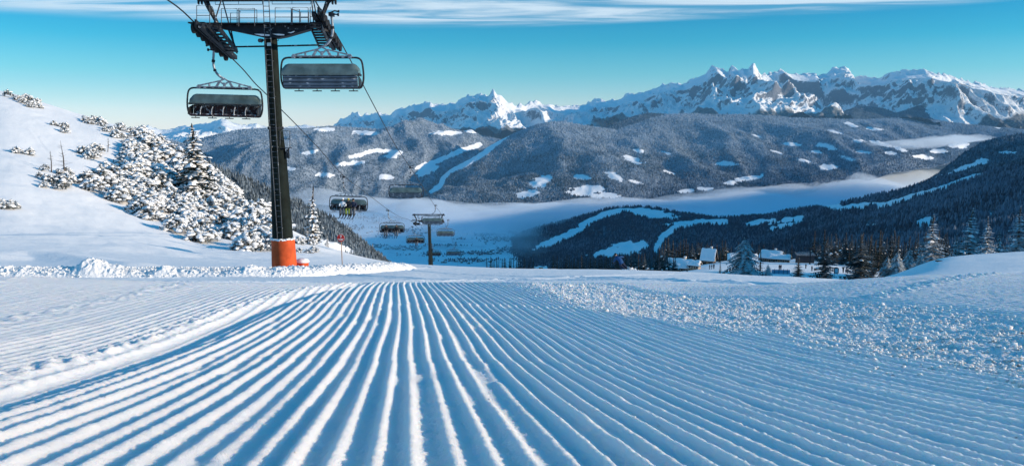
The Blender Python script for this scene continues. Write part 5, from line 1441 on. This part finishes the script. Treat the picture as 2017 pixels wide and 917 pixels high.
# ------------------------------------------------------------------ piste marker
def piste_sign():
    d = 33.5; b = W(674.5, 532, d); r = empty('piste_marker', b, 0, 'red round piste marker with white 7 on a thin wooden pole', 'sign')
    L = lambda px, py, dd=0: W(px, py, d + dd) - b
    red = m_plain('red_sign_paint', (.50, .022, .018), .45, 0, .4, .1, 9.0); wht = m_plain('white_lettering', (.8, .8, .8), .5, 0, .3, .05, 9.0)
    wood = m_plain('pole_wood', (.34, .21, .13), .7, 0, .2, .25, 20.0)
    m = MB(); m.tube([L(674.8, 536), L(673, 495), L(671.6, 462)], .018, 8); m.build('pole', wood, r, True)
    c = L(671.4, 468.5, -.03); R = 7.6 * d / FPX
    m = MB(); m.disc(c, (0, 1, 0), R, .018, 36); disc = m.build('disc', red, r, True)
    m = MB(); m.tube([c + Vector((math.cos(a) * R, -.002, math.sin(a) * R)) for a in [6.2832 * k / 36 for k in range(37)]], .006, 5, False); m.build('rim', wht, disc, True)
    u = R / 7.6; y = -.013
    def P(a, b): return c + Vector((a * u, y, b * u))
    m = MB(); m.prism([P(-1.9, 5.6), P(1.7, 5.6), P(1.7, 4.5), P(.2, .2), P(-1.2, .2), P(.3, 4.3), P(-1.9, 4.3)], Vector((0, .006, 0))); m.build('digit', wht, disc)
    m = MB()
    for pts in ([(-5.6, -1.4), (-4.4, -2.6), (-3.0, -2.2), (-1.6, -1.8), (3, -2.0), (5.4, -1.2)], [(-2.9, -3.0), (-3.4, -4.2), (-2.2, -4.6), (-1.6, -3.6), (-2.5, -2.9)], [(-.9, -4.5), (-1.1, -3.3), (0, -2.9), (.7, -3.6), (0, -4.5), (-.9, -4.2)], [(1.3, -4.4), (1.2, -3.2), (2.2, -2.8), (2.9, -3.5), (2.3, -4.3), (1.3, -4.1)], [(3.3, -3.9), (3.4, -2.9), (4.4, -2.6)]):
        m.tube(bez([P(*q) for q in pts], 4), u * .36, 5)
    m.build('lettering', wht, disc, True)
piste_sign()

# ------------------------------------------------------------------ huts by the snow park
M_TIMBER = m_plain('dark_timber', (.035, .022, .016), .8, 0, .2, .4, 2.0)
M_TIMBER_L = m_plain('sunlit_timber', (.30, .145, .065), .8, 0, .2, .3, 2.0)  # lighter copy of the timber, warm sunlight put into the colour
M_PLASTER = m_plain('pale_plaster', (.62, .56, .48), .85, 0, .2, .1, 2.0)
M_ROOFSNOW = m_snow('roof_snow', (1.2, 5.0), .08, (.88, .89, .91))
M_GLASS = NT('window_glass').base((.02, .025, .03)).set(.12, 0, .5).m
def house(name, px, d, rz, w, l, hw, hr, label, wall, over=.8, windows=True, balcony=True, chim=True, lift=0.0, ridge='x', front=None, cat='chalet', gable=None):
    """w along the ridge, l across it; hr = roof rise"""
    p = G(px, d, lift); r = empty(name, p, rz, label, cat); w, l, hw, hr, over = w * .86, l * .86, hw * .86, hr * .86, over * .9
    m = MB(); gm = wall
    m.box((0, 0, hw / 2 - .6), (w, l, hw + 1.2)); wl = m.build('wall', wall, r)
    for s in (-1, 1):
        m = MB(); m.prism([(s * (w / 2 - .02), -l / 2, hw), (s * (w / 2 - .02), l / 2, hw), (s * (w / 2 - .02), 0, hw + hr * .97)], (s * .04, 0, 0)); m.build('gable', gable or wall, r)
    t = Vector((0, l / 2 + over, -hr * (l / 2 + over) / (l / 2)))
    for s in (-1, 1):
        A = Vector((-(w / 2 + over), 0, hw + hr + .12)); e = Vector((w + 2 * over, 0, 0)); dn = Vector((0, s * t.y, t.z))
        m = MB(); m.prism([A, A + dn, A + dn + Vector((0, 0, -.22)), A + Vector((0, 0, -.22))][::s], e); rf = m.build('roof', M_TIMBER, r)
        # thick uneven snow on the boards
        nx, ny = 14, 8; vs = []; fs = []
        for q in range(2):
            for i in range(nx + 1):
                for j in range(ny + 1):
                    b = A + e * (i / nx) + dn * (j / ny) + Vector((0, 0, .004))
                    edge = min(1, min(i, nx - i) * .9 + .25, (ny - j) * .9 + .25)
                    if q: b = b + Vector((0, 0, (.42 + .12 * math.sin(i * .9 + px) * math.cos(j * 1.1)) * edge))
                    vs.append(b)
        k = (nx + 1) * (ny + 1)
        for i in range(nx):
            for j in range(ny):
                a = i * (ny + 1) + j; fs.append((k + a, k + a + ny + 1, k + a + ny + 2, k + a + 1)[::-s])
        for i in range(nx):
            for j in (0, ny): a = i * (ny + 1) + j; fs.append((a, a + ny + 1, k + a + ny + 1, k + a))
        for j in range(ny):
            for i in (0, nx): a = i * (ny + 1) + j; fs.append((a, a + 1, k + a + 1, k + a))
        m = MB(); m.add(vs, fs); m.build('roof_snow', M_ROOFSNOW, rf, True)
    if chim:
        m = MB(); m.box((w * .18, l * .12, hw + hr + .2), (.7, .7, 1.6)); ch = m.build('chimney', M_PLASTER, r); m = MB(); m.box((w * .18, l * .12, hw + hr + 1.12), (.9, .9, .22)); m.build('snow_cap', M_ROOFSNOW, ch, bevel=.08)
    if windows:
        def win(c, n, ww, hh):
            n = Vector(n); tx = Vector((-n.y, n.x, 0)); R = Matrix((tx, n, Vector((0, 0, 1)))).transposed()
            m = MB(); c = Vector(c)
            for a in (-1, 1): m.box(c + tx * (a * ww / 2) + n * .03, (.12, .12, hh + .12), R); m.box(c + Vector((0, 0, a * hh / 2)) + n * .03, (ww - .12, .12, .12), R)
            f = m.build('window', M_PLASTER, r); m = MB(); m.box(c + n * .02, (ww - .12, .06, hh - .12), R); m.build('pane', M_GLASS, f)
        for k in range(3): win((w / 2 + .02, -l * .28 + l * .28 * k, hw * .62), (1, 0, 0), 1.0, 1.0)
        win((w / 2 + .03, 0, hw + hr * .30), (1, 0, 0), .9, .9)
        for k in range(4): win((-w * .36 + w * .24 * k, -l / 2 - .02, hw * .62), (0, -1, 0), 1.0, 1.0)
    if balcony:
        m = MB(); m.box((w / 2 + .7, 0, hw * .98), (1.3, l * .8, .14)); m.box((w / 2 + 1.32, 0, hw * .98 + .55), (.08, l * .8, .75)); m.build('balcony', M_TIMBER_L, r)
    m = MB(); m.box((0, -l / 2 - .03, 1.0), (1.1, .08, 2.0)); dr = m.build('door', M_TIMBER_L, r); m = MB(); m.box((.4, -l / 2 - .09, 1.0), (.05, .06, .25)); m.build('handle', M_STEEL, dr)
    return r
house('chalet', 1340, 290, rad(-32), 9.0, 8.0, 2.6, 2.2, 'snow-roofed timber chalet with warm lit gable, leftmost of the huts', M_TIMBER, 1.1, gable=M_TIMBER_L)
house('chalet', 1368, 283, rad(-30), 4.0, 3.6, 2.2, 1.2, 'small gabled annex of warm boards right of the leftmost chalet', M_TIMBER_L, .6, balcony=False, chim=False)
house('chalet', 1396, 345, rad(-28), 5.6, 5.6, 3.2, 4.0, 'tall hut with steep snowy roof between leftmost chalet and larch', M_TIMBER, .9, balcony=False)
house('lodge', 1462, 330, rad(-14), 12.0, 8.0, 2.0, 2.0, 'long snow-roofed lodge mostly hidden behind the big larch', M_TIMBER, 1.0, cat='lodge')
house('lodge', 1520, 350, rad(-32), 8.5, 8.5, 3.0, 2.4, 'large dark lodge with blue-shaded snow roof right of the larch', M_TIMBER, 1.2, cat='lodge')
house('lodge', 1535, 335, rad(-24), 9.0, 6.0, 2.2, 1.3, 'low porch building with bright snow roof before the large lodge', M_TIMBER, .8, cat='lodge', balcony=False, chim=False)
house('hut', 1064, 205, rad(6), 3.0, 3.0, 1.0, .8, 'half-buried white roof poking over the lip of the run', M_TIMBER, .6, balcony=False, chim=False, windows=False, cat='hut', lift=1.75)

# ------------------------------------------------------------------ snow park furniture and visitors
def small_people():
    spots = [(1398, 262, 'dark', 'dark figure standing before the tall hut, left of the group'), (1402, 264, 'navy', 'figure in navy before the tall hut, second of the group'), (1406, 266, 'dark', 'dark figure before the tall hut, right of the group'), (1535, 262, 'dark', 'dark figure left of the pair on the open snow'), (1538, 263, 'navy', 'figure in navy right of the pair on the open snow'), (1587, 275, 'dark', 'lone dark figure right of the small dark fir'), (1599, 258, 'dark', 'dark figure left of the tall feathery fir'), (1661, 252, 'dark', 'dark figure left of the tallest broad fir'), (1322, 262, 'dark', 'dark figure below the leftmost chalet')]
    for px, d, c, lab in spots:
        person('person', G(px, d), random.uniform(0, 6.28), STAND, J[c], J['grey'], J['dark'], lab, 'visitors in the snow park', False)
small_people()
M_DK = m_plain('dark_board', (.03, .035, .045), .6, 0, .3, .2, 4.0)
def posts():
    for k, (px, lab) in enumerate([(1525, 'leftmost thin post of the fence below the pair'), (1534, 'second thin post of the fence below the pair'), (1543, 'third thin post of the fence below the pair'), (1551, 'rightmost thin post of the fence below the pair')]):
        m = MB(); m.tube([(0, 0, -.3), (0, 0, 1.5)], .06, 6); o = m.build('post', M_DK, None, True); o.location = G(px, 228); tag(o, lab, 'post', 'posts of the net fence')
    a, b = G(1520, 228), G(1556, 228); m = MB(); n = 12
    for i in range(n): 
        p, q = a.lerp(b, i / n), a.lerp(b, (i + 1) / n); m.add([p + Vector((0, 0, .05)), q + Vector((0, 0, .05)), q + Vector((0, .03, 1.25)), p + Vector((0, .03, 1.25))], [(0, 1, 2, 3)])
    net = NT('blue_net').base((.16, .30, .42)).set(.8, 0, .1).m
    o = m.build('net', net, None); tag(o, 'pale blue safety net strung between the thin posts', 'net')
posts()
def board(px, d, w, h, lab, holed=True):
    r = empty('board', G(px, d), rad(8), lab, 'board'); m = MB()
    for s in (-1, 1): m.box((s * w / 2, 0, h / 2 + .4), (.22, .15, h)); m.box((0, 0, .4 + h / 2 + s * h / 2), (w - .22, .15, .22))
    m.build('frame', M_DK, r); m = MB(); m.box((0, 0, .4 + h / 2), (w - .22, .06, h - .22)); m.build('panel', m_plain('pale_panel', (.45, .5, .55), .6, 0, .3, .2, 3.0) if holed else M_DK, r)
    m = MB()
    for s in (-1, 1): m.tube([(s * w * .4, .1, -.3), (s * w * .4, .1, .5)], .05, 6)
    m.build('foot', M_DK, r, True)
board(1647, 235, 1.3, 1.5, 'dark-framed upright board with pale panel right of the feathery fir')
board(1646, 268, 1.1, .7, 'small dark board on the snow behind the framed board', False)
board(1638, 262, .9, .9, 'open dark frame just left of the small dark board')
board(1668, 250, .9, .9, 'dark square board beside the tallest broad fir', False)
board(1606, 256, .8, .6, 'little dark board left of the feathery fir', False)
def tow():
    r = empty('tow_mast', G(1595, 310), 0, 'tow-lift mast with wide crossbar at the wood edge', 'lift mast'); m = MB(); m.tube([(0, 0, -.5), (0, 0, 6.3)], [.28, .2], 10); m.build('pole', M_DARK, r, True)
    m = MB(); m.beam((-2.4, 0, 6.3), (2.0, 0, 6.3), .3, .3); m.beam((-1.5, .3, 5.6), (1.6, .3, 5.6), .2, .2); m.build('crossarm', M_DARK, r)
    m = MB(); m.box((.2, 0, 5.2), (.7, .3, .25)); m.build('sign_plate', M_PLATE, r)
    for s in (-2.2, 1.8): m = MB(); m.disc((s, 0, 6.05), (1, 0, 0), .28, .1, 14); m.build('wheel', M_BLACK, r, True)
tow()
def shed():
    r = empty('shed', G(1585, 330), rad(-6), 'dark boarded shed behind the tow mast', 'shed'); m = MB(); m.box((0, 0, 1.3), (6.5, 4, 3.6)); m.build('wall', M_DK, r)
    m = MB(); m.prism([(-3.8, -2.6, 3.2), (3.8, -2.6, 3.2), (3.8, 2.6, 3.9), (-3.8, 2.6, 3.9)], (0, 0, .2)); rf = m.build('roof', M_DARK, r)
    m = MB(); m.box((1, -2.03, 1.2), (1.4, .06, 2.2)); m.build('door', M_DK, r)
shed()
def plank():
    p = G(1850, find_d(1850, 515, 46, 72), .02); m = MB(); m.box((0, 0, 0), (.55, .25, .08)); m.box((.1, .05, -.10), (.4, .2, .12))
    o = m.build('plank', M_TIMBER, None); o.location = p; o.rotation_euler = (0, rad(2), rad(6)); tag(o, 'dark plank end sticking out under the snow lip of the right mound', 'plank')
plank()

# ------------------------------------------------------------------ village houses far below in the valley
def village():
    g = random.Random(91); n = 0; first = {}
    wall = m_plain('village_wall', (.16, .13, .11), .8, 0, .2, .4, .02); 
    def mesh_house(k):
        m = MB(); w, l, h = g.uniform(12, 20), g.uniform(10, 15), g.uniform(6, 9)
        m.box((0, 0, h / 2 - 2), (w, l, h + 4)); rh = l * .25
        m.prism([(-w / 2 - 1, -l / 2 - 1, h), (-w / 2 - 1, l / 2 + 1, h), (-w / 2 - 1, 0, h + rh)], (w + 2, 0, 0))
        o = m.build('house', wall, None); o.data.materials.append(M_ROOFSNOW)
        for p in o.data.polygons:
            if p.center.z > h + .1 and p.normal.z > .3: p.material_index = 1
        return o
    protos = [mesh_house(k) for k in range(5)]; used = set()
    for (cx, cy, rx, ry, cnt, lab, grp) in [(790, 455, 55, 5, 34, 'tiny snow-roofed house in the village between the far chairs', 'houses between the far chairs'), (740, 482, 24, 3, 14, 'tiny house in the hamlet right of the red sign', 'houses right of the sign'), (800, 487, 36, 3, 20, 'tiny house in the hamlet left of the distant pylon', 'houses left of the distant pylon'), (985, 470, 30, 7, 30, 'tiny house in the village by the river bend', 'houses by the river bend'), (950, 495, 45, 5, 34, 'tiny house in the village right of the distant pylon', 'houses right of the distant pylon'), (1062, 510, 16, 2.5, 10, 'tiny house above the half-buried white roof', 'houses above the half-buried roof'), (905, 512, 60, 4, 26, 'tiny house low in the valley above the lip of the run', 'houses above the lip of the run')]:
        for k in range(cnt):
            px, py = g.gauss(cx, rx * .5), g.gauss(cy, ry * .5); d = -797 / float(wslope(py))
            pr = g.choice(protos); o = pr if pr.name not in used else pr.copy()
            if pr.name in used: COL.objects.link(o)
            used.add(pr.name); p = W(px, py, d)
            o.location = (p.x, p.y, -805 + 12 * float(fbm(p.x / 900, p.y / 900, 3, 520)) + max(0, 4300 - p.y) * .06); o.rotation_euler = (0, 0, g.uniform(0, 3.14)); tag(o, lab, 'house', grp)
village()
